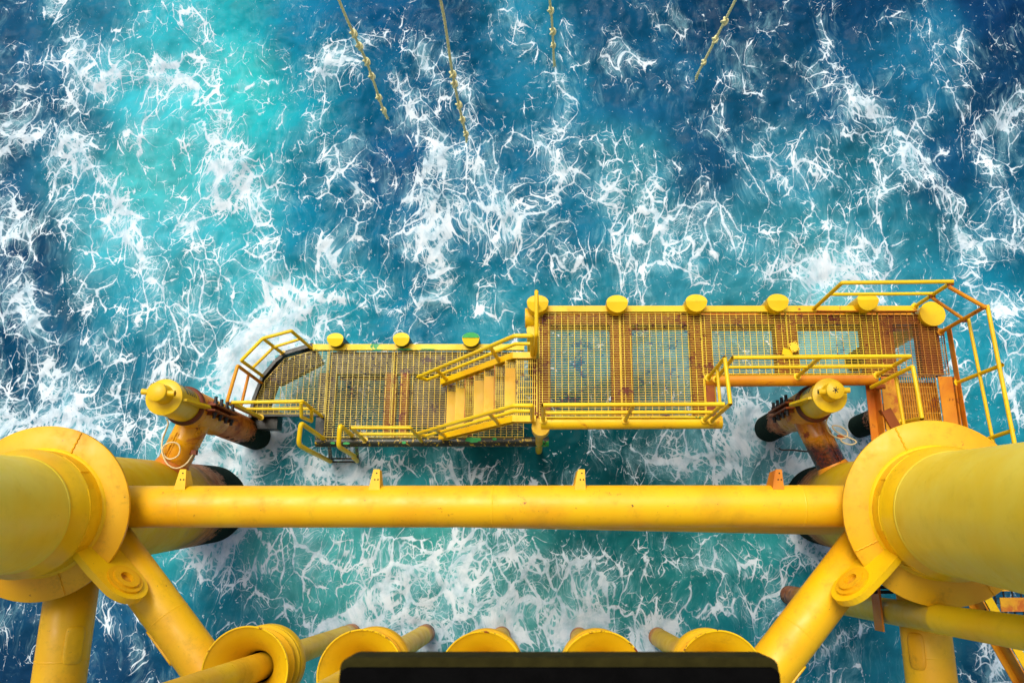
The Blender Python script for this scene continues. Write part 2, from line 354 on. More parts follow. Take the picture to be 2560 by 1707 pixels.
def sea():
    def axis(a, b, d, far):
        core = np.arange(a, b + 1e-6, d); step = d; lo = [a]; hi = [core[-1]]
        while hi[-1] < far: step *= 1.28; lo.append(lo[-1] - step); hi.append(hi[-1] + step)
        return np.concatenate([np.array(lo[1:])[::-1], core, np.array(hi[1:])])
    X, Y = np.meshgrid(axis(-13.6, 12.6, .05, 3000), axis(-3.6, 13.6, .05, 3000))
    nx, ny = X.shape[1], X.shape[0]; x, y = X.ravel(), Y.ravel()
    k = np.clip(1 - (np.maximum(np.abs(x + .5) - 13.5, 0) + np.maximum(np.abs(y - 5) - 9, 0)) / 6, 0, 1)
    # sea coordinates measured on the photograph
    yc, zc = y * c_ - H * s_, -y * s_ - H * c_
    zc = np.minimum(zc, -2)
    u = (CX + F * x / -zc) / 1.08844; v = (CY - F * yc / -zc) / 1.08844
    wx, wy = (fbm(x * .9, y * .9, 3) - .5) * 70, (fbm(x * .9 + 40, y * .9, 9) - .5) * 70
    uw, vw = u + wx, v + wy
    foam = np.full(x.shape, .10)
    for cx, cy, sx, sy, a in BG: foam = foam + a * np.exp(-((u - cx) / sx) ** 2 - ((v - cy) / sy) ** 2)
    line = np.zeros(x.shape)
    for w, a, pl in FOAM:
        d = np.full(x.shape, 1e9)
        for p, q in zip(pl[:-1], pl[1:]): d = np.minimum(d, segdist(uw, vw, p, q))
        line = np.maximum(line, a * np.exp(-(d / (w * 1.25)) ** 2)) ; foam = foam + .08 * a * np.exp(-(d / (w * 3.0)) ** 2)
    wash = np.zeros(x.shape)
    for px, py, pr, pa in WASH:
        dd = np.hypot(x - px + wx * .004, y - py + wy * .004) - pr; wash = np.maximum(wash, pa * np.exp(-(np.maximum(dd, 0) / .34) ** 2))
    foam = .0 + foam * .66 + line * .42 + wash * .6
    # tint by weighted mean of the samples
    num = np.zeros((x.size, 3)); den = np.zeros(x.size)
    uw2, vw2 = u + wx * .7, v + wy * .7
    cl = np.array([lin(r[2:]) for r in TINT])
    for (cx, cy), c in zip(TINT[:, :2], cl):
        w = np.exp(-(((uw2 - cx) / 85) ** 2 + ((vw2 - cy) / 85) ** 2)) + 1e-5 / (1 + ((uw2 - cx) / 300) ** 2 + ((vw2 - cy) / 300) ** 2) ** 2
        num += w[:, None] * c; den += w
    tint = (num / den[:, None]) ** 1.06 * np.array([.70, .91, .84])
    deep = np.array(lin((18, 75, 115)))
    kk = k[:, None]; tint = tint * kk + deep * (1 - kk); foam = foam * k + .25 * (1 - k)
    z = (fbm(x * .28, y * .28, 21, 3) - .5) * .60 + (fbm(x * .9 + 3, y * .9, 31, 4, .55) - .5) * .26 + (1 - np.abs(fbm(x * 1.7, y * 1.3, 41, 4, .6) - .5) * 2) * .10 - .09
    z = (z + np.clip(line, 0, 1) * .05) 
    far = np.clip((np.hypot(x, y) - 14) / 20, 0, 1); z = z * (1 - far)
    me = bpy.data.meshes.new('sea')
    idx = (np.arange(ny - 1)[:, None] * nx + np.arange(nx - 1)[None]).ravel()
    quads = np.stack([idx, idx + 1, idx + nx + 1, idx + nx], 1)
    me.vertices.add(x.size); me.vertices.foreach_set('co', np.stack([x, y, z], 1).ravel())
    me.loops.add(quads.size); me.loops.foreach_set('vertex_index', quads.ravel().astype(np.int32))
    me.polygons.add(len(quads)); me.polygons.foreach_set('loop_start', (np.arange(len(quads)) * 4).astype(np.int32))
    me.polygons.foreach_set('use_smooth', np.ones(len(quads), bool))
    me.update(calc_edges=True)
    a = me.attributes.new('foam', 'FLOAT', 'POINT'); a.data.foreach_set('value', foam.astype(np.float32))
    a = me.attributes.new('tint', 'FLOAT_COLOR', 'POINT'); a.data.foreach_set('color', np.concatenate([tint, np.ones((x.size, 1))], 1).ravel().astype(np.float32))
    o = bpy.data.objects.new('sea', me); COL.objects.link(o); o['kind'] = 'structure'
    # material
    t = NT('sea_water'); t.dim = '2D'
    pos = t.n('ShaderNodeNewGeometry').outputs['Position']
    P = t.v('MULTIPLY', pos, (1, 1, 0))
    fo = t.n('ShaderNodeAttribute', attribute_name='foam').outputs['Fac']
    ti = t.n('ShaderNodeAttribute', attribute_name='tint').outputs['Color']
    def warp(p, sc, amp, det=2):
        return t.v('ADD', p, t.v('SCALE', t.v('SUBTRACT', t.noise(p, sc, det, .5, 0, True), (.5, .5, .5)), scale=amp))
    W0 = warp(t.v('MULTIPLY', P, (1.15, .78, 0)), .45, 1.5)
    W = warp(warp(W0, 1.7, .34, 1), 4.6, .15, 3)
    W2 = warp(warp(t.v('MULTIPLY', P, (1.12, .88, 0)), .8, 1.0), 5.2, .14, 3)
    nA = t.noise(W, .9, 5, .65); nB = t.noise(W2, 2.3, 5, .68); nC = t.noise(P, 6.5, 4, .65)
    d1 = t.vor(W, 2.15); d2 = t.vor(W2, 4.6); d3 = t.vor(warp(W2, 9, .05, 1), 9.5)
    def width(n, gain, lo, hi, wmax): return t.mr(t.add(fo, t.mul(t.sub(n, .5), gain)), lo, hi, 0, wmax)
    def layer(d, w, soft):
        return t.mul(t.mr(t.sub(d, w), -soft * 1.1, soft * .6, 1, 0), t.mr(w, .001, .016))
    mA, mB = t.add(t.mul(nA, .6), t.mul(nB, .4)), t.add(t.mul(nB, .6), t.mul(nA, .4))
    L1 = layer(d1, width(mA, 2.2, -.02, 1.7, .34), .020)
    L2 = layer(d2, width(mB, 2.4, .06, 1.7, .36), .036)
    L3 = layer(d3, width(mA, 2.4, .16, 1.6, .40), .085)
    r1 = t.math('ABSOLUTE', t.sub(t.noise(warp(W0, 2.6, .2, 1), 1.9, 4, .5), .5))
    F1 = layer(r1, width(nB, 2.2, .05, 1.7, .040), .006)
    # rafts of foam riddled with round holes
    raft = t.mr(t.add(t.mul(fo, .50), t.add(t.mul(t.sub(nA, .5), 1.0), t.mul(t.sub(nC, .5), .7))), .60, .74)
    raft = t.mul(raft, t.mr(t.add(t.mul(d2, .6), t.mul(d3, .5)), .26, .36, 1, .12))
    fl = t.mr(t.add(nC, t.add(t.mul(t.sub(t.noise(W2, 22, 2, .6), .5), .55), t.mul(t.sub(fo, .5), .10))), .70, .735)
    f = t.mx(t.mx(L1, t.mul(L2, .92)), t.mx(t.mul(L3, .78), t.mul(F1, .95)))
    f = t.mx(t.mx(f, t.mul(raft, .85)), t.mul(fl, .7))
    thin = t.mr(t.add(t.mul(nC, .6), t.mul(nB, .4)), .32, .56, .55, 1.0)
    f = t.sat(t.mul(f, thin))
    # milky aerated water between the threads
    strand = t.noise(t.v('MULTIPLY', W, (2.0, .75, 0)), 4, 5, .72)
    veil = t.mul(t.mr(t.add(t.mul(fo, .62), t.add(t.mul(t.sub(nA, .5), 1.3), t.mul(t.sub(strand, .5), .9))), .02, .80), .66)
    dk = t.mr(t.noise(P, .8, 5, .6), .3, .7, .80, 1.15)
    ti2 = t.v('MULTIPLY', ti, t.v('SCALE', (1, 1, 1), scale=dk))
    c1 = t.mix(veil, ti2, (.30, .62, .68))
    col = t.mix(f, c1, t.mix(t.mr(nB, .3, .7), (.48, .64, .72), (.72, .82, .86)))
    rip = t.add(t.mul(t.noise(warp(P, 2, .4), 6, 5, .6), .6), t.mul(t.noise(W2, 22, 3, .6), .12))
    b = t.bsdf(col, .2, rip, .38, .045, .06)
    b.inputs['IOR'].default_value = 1.33
    t.put(b.inputs['Roughness'], t.mr(fo, 0, 1.2, .14, .6))
    me.materials.append(t.m)
sea()

# ------------------------------------------------------------------ jacket legs
def vert_z(x, y, u):
    """height at which a vertical line crosses photograph column u"""
    lo, hi = -2.0, 14.0
    for _ in range(50):
        m = (lo + hi) / 2
        if abs(proj((x, y, m))[0] - CX) < abs(u - CX): lo = m
        else: hi = m
    return (lo + hi) / 2
def leg(side):
    if side < 0: W, C, Rr, Rs, Ru = at(520, 1260, 0), at(100, 1281, 5.9), 1.035, .735, .645; lab = 'huge yellow tubular leg entering from the left edge'
    else: W, C, Rr, Rs, Ru = at(2054, 1262, 0), at(2345, 1280, 5.9), 1.10, .765, .69; lab = 'huge yellow tubular leg with patched sleeve entering from the right edge'
    ax = (C - W).normalized()
    base = W - ax * 4
    t = thing('platform_leg', W, lab + ', wide flat collar', 'platform leg', 'legs of the platform')
    L = (C - base).length
    m = MB(); m.lathe(base, ax, [(.0, 0), None, (.735, 0), (.735, L - .02)], 64); m.build('lower_leg', 'leg', t)
    m = MB(); m.lathe(C, ax, [(Rs * .97, -.055), (Rr - .008, -.055), None, (Rr, -.047), (Rr, -.008), None, (Rr - .008, 0), (Rs * .97, 0)], 96)
    X = (Vector((1, 0, 0)) - ax * ax.x).normalized(); Y = ax.cross(X)
    for a in ((68, 158, 292) if side < 0 else (112, 205, 300)):
        d = X * math.cos(R(a)) + Y * math.sin(R(a)); n = 14
        m.tube([C + d * lerp(Rs, Rr - .01, i / n) + ax * .004 + ax.cross(d) * .006 * math.sin(i * 2.1) for i in range(n + 1)], .010, 6)
    m.build('collar', 'ring', t)
    m = MB(); m.lathe(C, ax, [(Rs, .0), (Rs, .30), (Rs + .004, .305), (Rs, .31), (Rs, .42), (Ru + .012, .56), (Ru, .60)], 72)
    m.lathe(C, ax, [(Rs, .03), (Rs + .02, .016), (Rs + .032, .0)], 72)
    m.build('sleeve', 'yellow', t)
    m = MB(); m.lathe(C, ax, [(Ru, .60), (Ru + .012, .615), (Ru, .63), None, (Ru, 12)], 72); m.build('upper_leg', 'legtop', t)
    # doubler patches on the sleeve
    def patch(a0, a1, h0, h1, r, mat):
        m = MB(); n = 14; vs = []
        for i in range(n + 1):
            a = R(lerp(a0, a1, i / n)); d = X * math.cos(a) + Y * math.sin(a)
            for h, rr in ((h0, r - .02), (h0, r), (h1, r), (h1, r - .02)): vs.append(C + ax * h + d * rr)
        m.add(vs, [(i * 4 + k, i * 4 + k + 1, (i + 1) * 4 + k + 1, (i + 1) * 4 + k) for i in range(n) for k in range(3)])
        m.add(vs[:4], [(0, 1, 2, 3)]); m.add(vs[-4:], [(3, 2, 1, 0)])
        m.build('doubler_plate', mat, t)
    if side < 0:
        patch(-30, 22, .12, .34, Rs + .01, 'yellow'); patch(40, 62, .1, .3, Rs + .009, 'beam')
    else:
        patch(165, 196, .10, .30, Rs + .01, 'yellow'); patch(232, 250, .1, .36, Rs + .009, 'yellow'); patch(120, 150, .12, .32, Rs + .009, 'beam')
    # padeye: an upright lug plate welded to the sleeve, with cheek rings and a bore
    if side < 0: Ce, d = at(306, 1456, 5.78), Vector((.74, -.67, 0))
    else: Ce, d = at(2138, 1461, 5.78), Vector((-.74, -.67, 0))
    d.normalize(); nrm = d.cross(Z3).normalized() * side
    Zt = (Z3 * math.cos(R(16)) - nrm * math.sin(R(16))).normalized(); nrm = (nrm * math.cos(R(16)) + Z3 * math.sin(R(16))).normalized()
    back = .80; top, bot = .26, -.34
    rp = .30; out = []
    for k in range(17):
        a = R(90 - 180 * k / 16); out.append(Ce + d * math.cos(a) * rp + Zt * math.sin(a) * rp)
    out = [Ce - d * back + Zt * top] + [Ce - d * .3 + Zt * .30] + out + [Ce - d * back + Zt * bot]
    m = MB(); m.prism(out, nrm, .085); m.build('padeye', 'yellow', t)
    m = MB()
    for sgn in (-1, 1):
        m.lathe(Ce + nrm * sgn * .0425, nrm * sgn, [(.215, 0), (.215, .028), None, (.158, .028), None, (.158, .055), None, (.080, .055), None, (.080, -.0)], 40)
    m.build('padeye_cheek', 'ring', t)
    m = MB()
    for sgn in (-1, 1): m.lathe(Ce + nrm * sgn * .0445, nrm * sgn, [(0, 0), (.081, 0)], 24)
    m.build('padeye_bore', 'mottle2', t)
    return t, W, C, ax
legL, WL, CL, axL = leg(-1)
legR, WR, CR, axR = leg(1)
def leg_at(W, ax, z): return W + ax * ((z - W.z) / ax.z)

# ------------------------------------------------------------------ braces at the first frame level
ZB = 5.3
def brace(name, a, b, r, label, mat='beam', group=None, welds=(), cap=True):
    t = thing(name, (a + b) / 2, label, 'brace' if 'brace' in name else 'beam', group)
    d = (b - a).normalized(); L = (b - a).length
    prof = [(0, 0), None, (r, 0)]
    for w in sorted(welds): prof += [(r, L * w - .012), None, (r + .006, L * w), (r, L * w + .012), None]
    prof += [(r, L), None, (0, L)]
    m = MB(); m.lathe(a, d, prof, 48); m.build('tube', mat, t)
    return t, d
a = leg_at(WL, axL, ZB); b = leg_at(WR, axR, ZB)
a = Vector((a.x, at(340, 1266, ZB).y, ZB)); b = Vector((b.x, at(2100, 1264, ZB).y, ZB))
mainb, _ = brace('cross_beam', a, b, .262, 'long horizontal yellow tube joining the two legs, four brackets on it', welds=(.14, .5, .86))
for i, (uc, mat) in enumerate(((459, 'yellow'), (941, 'yellow'), (1451, 'beam'), (1942, 'orange'))):
    x = at(uc, 1200, ZB + .1).x; y = a.y + .235; z = ZB + .07
    m = MB(); w = .062
    # upright trapezoid web with a sloping face plate
    web = [Vector((x + .05, y, z - .16)), Vector((x + .045, y + .21, z - .02)), Vector((x + .045, y + .21, z + .09)), Vector((x + .05, y, z + .10))]
    m.prism(web, (1, 0, 0), .02)
    top = [Vector((x - w - .02, y - .04, z + .10)), Vector((x + w, y - .04, z + .10)), Vector((x + w - .01, y + .22, z + .10)), Vector((x - w + .035, y + .22, z + .10))]
    m.prism(top, Z3, .016)
    side = [Vector((x - w - .03, y, z - .16)), Vector((x - w + .02, y + .20, z - .1)), Vector((x - w + .035, y + .21, z + .09)), Vector((x - w - .01, y - .01, z + .10))]
    m.prism(side, (1, 0, 0), .014)
    br = m.build('bracket', mat, mainb)
    m = MB()
    for hx, hy in ((.015, .17), (.035, .09), (-.005, .09)):
        m.lathe(Vector((x + hx, y + hy, z + .1085)), Z3, [(.010, 0), None, (.010, .002), None, (0, .002)], 10)
    m.build('bolt_hole', 'hole', br)
# deeper inclined brace seen under the cross beam at its right half
brace('inclined_brace', at(1120, 1268, 2.9), at(2112, 1281, 4.55), .30, 'thicker tube just below the cross beam, showing under its right half', 'beam')
# side beams running back under the camera
xs = at(165, 1580, 5.2).x; sideL, dL = brace('side_beam', Vector((xs, CL.y - .3, 5.2)), Vector((xs, -7, 5.2)), .30, 'yellow tube running from the left collar out of the bottom-left corner', 'beam', 'side beams of the frame', (.2,))
xr = at(2314, 1580, 4.8).x; sideR, dR = brace('side_beam', Vector((xr, CR.y - .3, 4.8)), Vector((xr, -7, 4.8)), .305, 'stained yellow tube running down from the right collar behind the upright pipe', 'beam', 'side beams of the frame', (.2,))
def doubler(parent, a, d, r, dist, ang0, half, length, name='doubler_plate', mat='beam'):
    """rounded patch plate lying on a tube"""
    X = (Z3 - d * d.z).normalized(); Y = d.cross(X); m = MB(); vs = []; N = 40
    hl, hw = length / 2, half; rc = .07
    def outl(k, s):
        t_ = 2 * math.pi * k / N; cx, sx = math.cos(t_), math.sin(t_); p = 5
        q = (abs(cx) ** p + abs(sx) ** p) ** (-1 / p)
        return cx * q * hl * s, sx * q * hw * s
    rings = [(1.04, -.01), (1.03, .012), (1, .018), (.7, .018), (.4, .018), (.1, .018)]
    for s, h in rings:
        for k in range(N):
            l, w = outl(k, s); an = ang0 + w / r
            vs.append(a + d * (dist + l) + (X * math.cos(an) + Y * math.sin(an)) * (r + h))
    fs = [(i * N + k, i * N + (k + 1) % N, (i + 1) * N + (k + 1) % N, (i + 1) * N + k) for i in range(len(rings) - 1) for k in range(N)]
    m.add(vs, fs, True); m.add(vs[-N:], [tuple(range(N))], True); return m.build(name, mat, parent)
aL = Vector((xs, CL.y - .3, 5.2)); aR = Vector((xr, CR.y - .3, 4.8))
doubler(sideL, aL, dL, .30, aL.y - at(195, 1612, 5.4).y, R(-50), .11, .42)
doubler(sideR, aR, dR, .305, aR.y - at(2270, 1627, 5.0).y, R(50), .10, .42, mat='ring')
# diagonal braces toward the conductor guides
pa, pb = at(262, 1330, 5.25), at(540, 1707, 5.25); dd = (pb - pa).normalized()
dgL, d1 = brace('diagonal_brace', pa - dd * .5, pb + dd * 3, .262, 'yellow slanting tube from the left collar down to the leftmost funnel', 'beam', 'diagonal braces of the frame', (.32,))
pa, pb = at(2136, 1395, 5.25), at(1890, 1718, 5.25); dd = (pb - pa).normalized()
dgR, d2 = brace('diagonal_brace', pa - dd * .5, pb + dd * 3, .285, 'yellow slanting tube from the right collar down to the dark foreground beam', 'beam', 'diagonal braces of the frame', (.30,))
doubler(dgL, at(262, 1330, 5.25), d1, .262, 1.62, R(75), .08, .5)
doubler(dgR, at(2136, 1395, 5.25), d2, .285, 1.75, R(-75), .08, .6)

# ------------------------------------------------------------------ conductor funnels and risers
labs = ['leftmost of the five yellow funnels, a yellow pipe rising out of its mouth', 'second funnel from the left, at the dark beam\'s left corner', 'middle funnel of the row, behind the dark beam', 'fourth funnel from the left, rust nicks on its upper left rim', 'rightmost funnel, touching the right diagonal brace']
plabs = ['yellow pipe through the leftmost funnel, slanting up-right to the sea', 'pipe through the second funnel from the left, banded end in the water', 'short pipe stub in the sea above the middle funnel', 'short pipe stub in the sea above the fourth funnel', 'pipe leaning left from the rightmost funnel into the sea']
for i, (bu, bv, wu, wv) in enumerate(((611, 1679, 878, 1582), (900, 1687, 1062, 1584), (1204, 1692, 1254, 1588), (1505, 1691, 1447, 1590), (1803, 1690, 1642, 1590))):
    B = at(bu, bv, 5.62); W = at(wu, wv, 0.0)
    ax = (B - W).normalized()
    t = thing('conductor_guide', (B.x, B.y, 4.6), labs[i], 'guide funnel', 'row of conductor guide funnels')
    R0 = .505
    m = MB(); prof = [(.185, -.62), (.19, -.50), (.215, -.40), (.27, -.27), (.345, -.155), (.425, -.065), (R0, 0)]
    m.lathe(B, ax, [(.185, -1.0)] + prof + [None, (R0 + .004, .0), None, (R0 + .004, -.02), None] + [(r + .016, h - .022) for r, h in prof[::-1][1:]] + [(.235, -1.0)], 72)
    m.build('funnel', 'bell', t)
    m = MB(); m.lathe(B, ax, [(R0 - .012, .001), (R0 - .010, .006), (R0 + .006, .006), None, (R0 + .009, 0), (R0 + .009, -.024)], 72); m.build('rim', 'rim', t)
    m = MB(); m.lathe(B, ax, [(.24, -.46), (.452, -.46), None, (.455, -.463), (.455, -.485), None, (.24, -.49)], 64); m.build('flange', 'ring', t)
    m = MB(); m.lathe(B, ax, [(.30, -.49), (.36, -.50), (.36, -.60), None, (.475, -.60), None, (.478, -.603), (.478, -.625), None, (.44, -.63)], 64); m.build('flange', 'bell', t)
    m = MB(); m.lathe(B, ax, [(.44, -.63), (.455, -.635), (.455, -.668), (.44, -.67)], 64); m.build('gasket', 'black', t)
    m = MB(); m.lathe(B, ax, [(.44, -.668), (.480, -.668), None, (.483, -.672), (.483, -.86), None, (.35, -.90), (.20, -.98)], 64); m.build('body', 'bell', t)
    m = MB(); m.lathe(B, ax, [(.183, -.55), (.183, -1.1), (.0, -1.1)], 32); m.build('bore', 'hole', t)
    p = thing('riser_pipe', W, plabs[i], 'pipe', 'riser pipes under the funnels')
    m = MB(); Lr = (B - W).length
    a0 = W - ax * 2.5
    pr = [(0, 0), None, (.163, 0), (.163, 2.62), (.170, 2.64), (.163, 2.66)]
    if i == 0: pr += [(.163, 3.1), (.170, 3.12), (.163, 3.14)]
    pr += [(.163, 2.5 + Lr + 6.5)]
    m.lathe(a0, ax, pr, 36); m.build('pipe', 'riser', p)
# upright caisson pipe on the right
P0 = at(1968, 1486, 0); t = thing('upright_pipe', P0, 'long slim yellow pipe crossing the bottom-right corner, black foot in the sea', 'pipe')
m = MB(); m.lathe(P0 - Z3 * 2.5, Z3, [(.165, 0), (.165, 2.5), (.165, 8.35), (.172, 8.37), (.165, 8.40), (.165, 16)], 40); m.build('pipe', paint('upright_pipe_paint', col=(.92, .62, .01), col2=(.86, .5, .008), rust=.02, grime=.15, orange=(.6, 1.8), growth=.12), t)
zc = vert_z(P0.x, P0.y, 2232)
cb = thing('pipe_clamp', (P0.x, P0.y, zc), 'rust-brown clamp plate holding the upright pipe to the side beam', 'clamp')
yc_ = P0.y + .05
for sx_, dz_ in ((.19, 0), (-.19, -.02)):
    m = MB(); m.bar((P0.x + sx_, yc_ + .29, zc + dz_), (P0.x + sx_, yc_ - .29, zc + dz_), .025, .26); m.build('plate', 'orange', cb)
for yy in (.27, -.24):
    m = MB(); m.box((P0.x + .34, yc_ + yy, zc), .30, .035, .22); m.build('bracket', 'rusty', cb)
for yy in (.26, .20):
    m = MB(); m.tube([(P0.x - .3, yc_ + yy, zc + .05), (P0.x + .05, yc_ + yy, zc + .05)], .022, 10); m.build('bolt', 'black', cb)

# ------------------------------------------------------------------ boat landing
ZU, ZL = 3.2, 1.0
def clip_line(poly, p, d):
    """interval of the line p + t d inside a convex polygon (xy)"""
    lo, hi = -1e9, 1e9; n = len(poly)
    ar = sum(poly[i][0] * poly[(i + 1) % n][1] - poly[(i + 1) % n][0] * poly[i][1] for i in range(n))
    for i in range(n):
        a, b = poly[i], poly[(i + 1) % n]
        nx, ny = -(b[1] - a[1]), b[0] - a[0]
        if ar < 0: nx, ny = -nx, -ny
        num = (p[0] - a[0]) * nx + (p[1] - a[1]) * ny; den = d[0] * nx + d[1] * ny
        if abs(den) < 1e-9:
            if num < 0: return None
            continue
        t = -num / den
        if den > 0: lo = max(lo, t)
        else: hi = min(hi, t)
    return (lo, hi) if hi - lo > .02 else None
def grating(parent, poly, z, mat='grate', pm=.039, pc=.104, w=.0068, flip=False, label=None, frame=True):
    poly = [(p[0], p[1]) for p in poly]; m = MB()
    xs_, ys_ = [p[0] for p in poly], [p[1] for p in poly]
    main, cross = ((1, 0), (0, 1)) if not flip else ((0, 1), (1, 0))
    def run(lo, hi, pitch, d, ww, hh, zz, ax):
        k = lo + pitch * .5
        while k < hi:
            p = (0, k) if ax else (k, 0)
            iv = clip_line(poly, p, d)
            if iv:
                a_ = Vector((p[0] + d[0] * iv[0], p[1] + d[1] * iv[0], zz)); b_ = Vector((p[0] + d[0] * iv[1], p[1] + d[1] * iv[1], zz))
                m.bar(a_, b_, ww, hh)
            k += pitch
    if not flip:
        run(min(ys_), max(ys_), pm, (1, 0), w, .020, z - .010, True); run(min(xs_), max(xs_), pc, (0, 1), .0085, .008, z - .0035, False)
    else:
        run(min(xs_), max(xs_), pm, (0, 1), w, .020, z - .010, False); run(min(ys_), max(ys_), pc, (1, 0), .0085, .008, z - .0035, True)
    if frame:
        n = len(poly)
        for i in range(n):
            a_, b_ = poly[i], poly[(i + 1) % n]
            m.bar((a_[0], a_[1], z - .0175), (b_[0], b_[1], z - .0125), .008, .027)
    return m.build('grating_panel', mat, parent, label)
def handrail(parent, top, mid, posts, r=.031, mat='rail', close=.03, label=None):
    h = MB(); h.tube(fillet(top, close, 3), r, 14); o = h.build('handrail', mat, parent, label)
    if mid:
        m = MB(); m.tube(mid, r * .86, 12); m.build('mid_rail', mat, o)
    for a_, b_ in posts:
        m = MB(); m.tube([a_, b_], r, 12, False)
        m.lathe(a_ - Z3 * .01, Z3, [(r * 1.9, 0), (r * 1.9, .02), None, (r * .9, .021)], 16)
        m.build('post', mat, o)
    return o
A = lambda z: (lambda u, v: at(u, v, z))
up, ut, um = A(ZU), A(ZU + 1.12), A(ZU + .58)
# --- upper landing
UP = thing('boat_landing', at(1800, 900, ZU), 'upper rusty grated landing with yellow handrails, right half of the photo', 'landing platform')
yF, yN, yN2 = up(1550, 781).y, up(1550, 1041).y, up(1900, 936).y
ux = lambda u, v=900: up(u, v).x
seam = [ux(1347, 910), ux(1553, 910), ux(1758, 910), ux(1970, 855), ux(2202, 855), ux(2366, 870)]
for i in range(5):
    yn = yN if i < 2 else yN2
    x0, x1 = seam[i] + .006, seam[i + 1] - .006
    if i < 4: pl = [(x0, yF), (x1, yF), (x1, yn), (x0, yn)]
    else:
        cx_ = up(2285, 790).x; pl = [(x0, yF), (cx_, yF), (x1, up(2366, 828).y), (x1, yn), (x0, yn)]
    grating(UP, pl, ZU, 'grate' if i < 4 else 'grate_rust', label=None if i < 4 else 'rust-brown end grating')
# cross joists, wide and rusty, under the seams
def joist(par, x0, x1, y0, y1, z, h, mat='rusty'):
    m = MB(); m.box(((x0 + x1) / 2, (y0 + y1) / 2, z), x1 - x0, abs(y0 - y1), h); m.build('joist', mat, par)
for u0, u1, ya in ((1348, 1376, yN), (1527, 1580, yN), (1726, 1780, yN), (1940, 1996, yN2), (2160, 2236, yN2), (2300, 2350, yN2)):
    joist(UP, at(u0, 900, ZU - .12).x, at(u1, 900, ZU - .12).x, yF - .19, ya, ZU - .15, .20)
joist(UP, seam[0] + .05, seam[5] - .25, yF - .18, yF - .02, ZU - .14, .18)
yb = yF + .055
m = MB(); m.box(((seam[0] + ux(2285, 780)) / 2, yb, ZU - .01), ux(2285, 780) - seam[0] + .06, .10, .085); m.build('edge_beam', 'deckbeam', UP)
m = MB(); m.tube([(seam[0] - .02, yF - .0, ZU - .52), (ux(2330, 790), yF - .0, ZU - .52)], .16, 20); m.build('chord', 'orange', UP)
m = MB(); m.box(((ux(2040, 780) + ux(2290, 780)) / 2, yF + .008, ZU + .035), ux(2290, 780) - ux(2040, 780), .012, .07); m.build('toe_plate', 'orange', UP)
m = MB(); p, q = at(1352, 1057, ZU - .12), at(1804, 1055, ZU - .12); m.tube([p, q], .105, 24); m.build('edge_pipe', 'deckbeam', UP)
m = MB(); m.bar((seam[0], yN - .012, ZU - .02), (seam[2], yN - .012, ZU - .02), .014, .08); m.build('toe_plate', 'wornbeam', UP)
m = MB(); p, q = at(1762, 951, ZU - .1), at(2190, 947, ZU - .1); m.tube([p, q], .105, 24); m.build('edge_pipe', 'orange', UP, 'rust-stained pipe under the narrow walkway')
m = MB(); x = at(1783, 1000, ZU - .1).x; m.tube([(x, yN2 - .1, ZU - .12), (x, yN - .02, ZU - .12)], .06, 16); m.bar((seam[2] + .01, yN2, ZU - .03), (seam[2] + .01, yN, ZU - .03), .014, .07); m.build('end_pipe', 'deckbeam', UP)
# fenders: upright tubes with bevelled caps
def fender(parent, u, v, zt, D, mat, capmat, rusty=False, zb=-2.5):
    C = at(u, v, zt); r = D / 2; m = MB(); n = 32
    rim = []
    for k in range(n):
        a_ = 2 * math.pi * k / n; x, y = r * math.cos(a_), r * math.sin(a_) * (.72 if math.sin(a_) > 0 else .95)
        rim.append(Vector((C.x + x, C.y + y, C.z - abs(y) * .28)))
    low = [Vector((p.x, p.y, zb)) for p in rim]
    m.add(low + rim, [(k, (k + 1) % n, n + (k + 1) % n, n + k) for k in range(n)], True)
    o = m.build('fender', mat, parent)
    c2 = MB(); up_ = [p + Z3 * .012 for p in rim]
    far = [i for i in range(n) if 0 <= i <= n // 2]; near = [i for i in range(n // 2, n)] + [0]
    c2.add([up_[i] for i in far], [tuple(range(len(far)))]); c2.add([up_[i] for i in near], [tuple(range(len(near)))])
    c2.add(rim + up_, [(k, (k + 1) % n, n + (k + 1) % n, n + k) for k in range(n)])
    c2.build('cap', capmat, o)
    return C
for u, v in ((1344, 755), (1543, 755), (1741, 753), (1945, 752), (2170, 750)):
    fender(UP, u, v, ZU + .22, .345, 'fenderU', 'rail', zb=ZU - .95)
C = at(2332, 784, ZU + .09)
m = MB(); m.lathe((C.x, C.y, -2.5), Z3, [(.19, 0), (.19, 2.5 + C.z - .03)], 40); o = m.build('corner_post', 'fender', UP)
m = MB(); m.lathe((C.x, C.y, C.z - .03), Z3, [(.19, 0), (.205, 0), None, (.205, .03), None, (0, .031)], 48); m.build('cap', 'yellow', o)
# left corner stub and pillar
p = at(1346, 795, ZU - .25)
m = MB(); m.tube([p + Vector((-.22, 0, 0)), p + Vector((.3, 0, 0))], .165, 32); m.build('chord_stub', 'yellow', UP)
m = MB(); q = at(1336, 830, ZU - .35); m.tube([(q.x, q.y, ZU - .2), (q.x, q.y - .03, -2)], .13, 24); m.build('pillar', 'fender', UP)
m = MB(); q = at(1352, 1068, ZU - .18); m.tube([(q.x, q.y, ZU - .1), (q.x, q.y, ZU - .42)], .145, 28); m.tube([(q.x - .02, q.y + .02, ZU - .42), (q.x - .02, q.y + .02, -2)], .065, 20); m.build('pillar', 'yellow', UP)
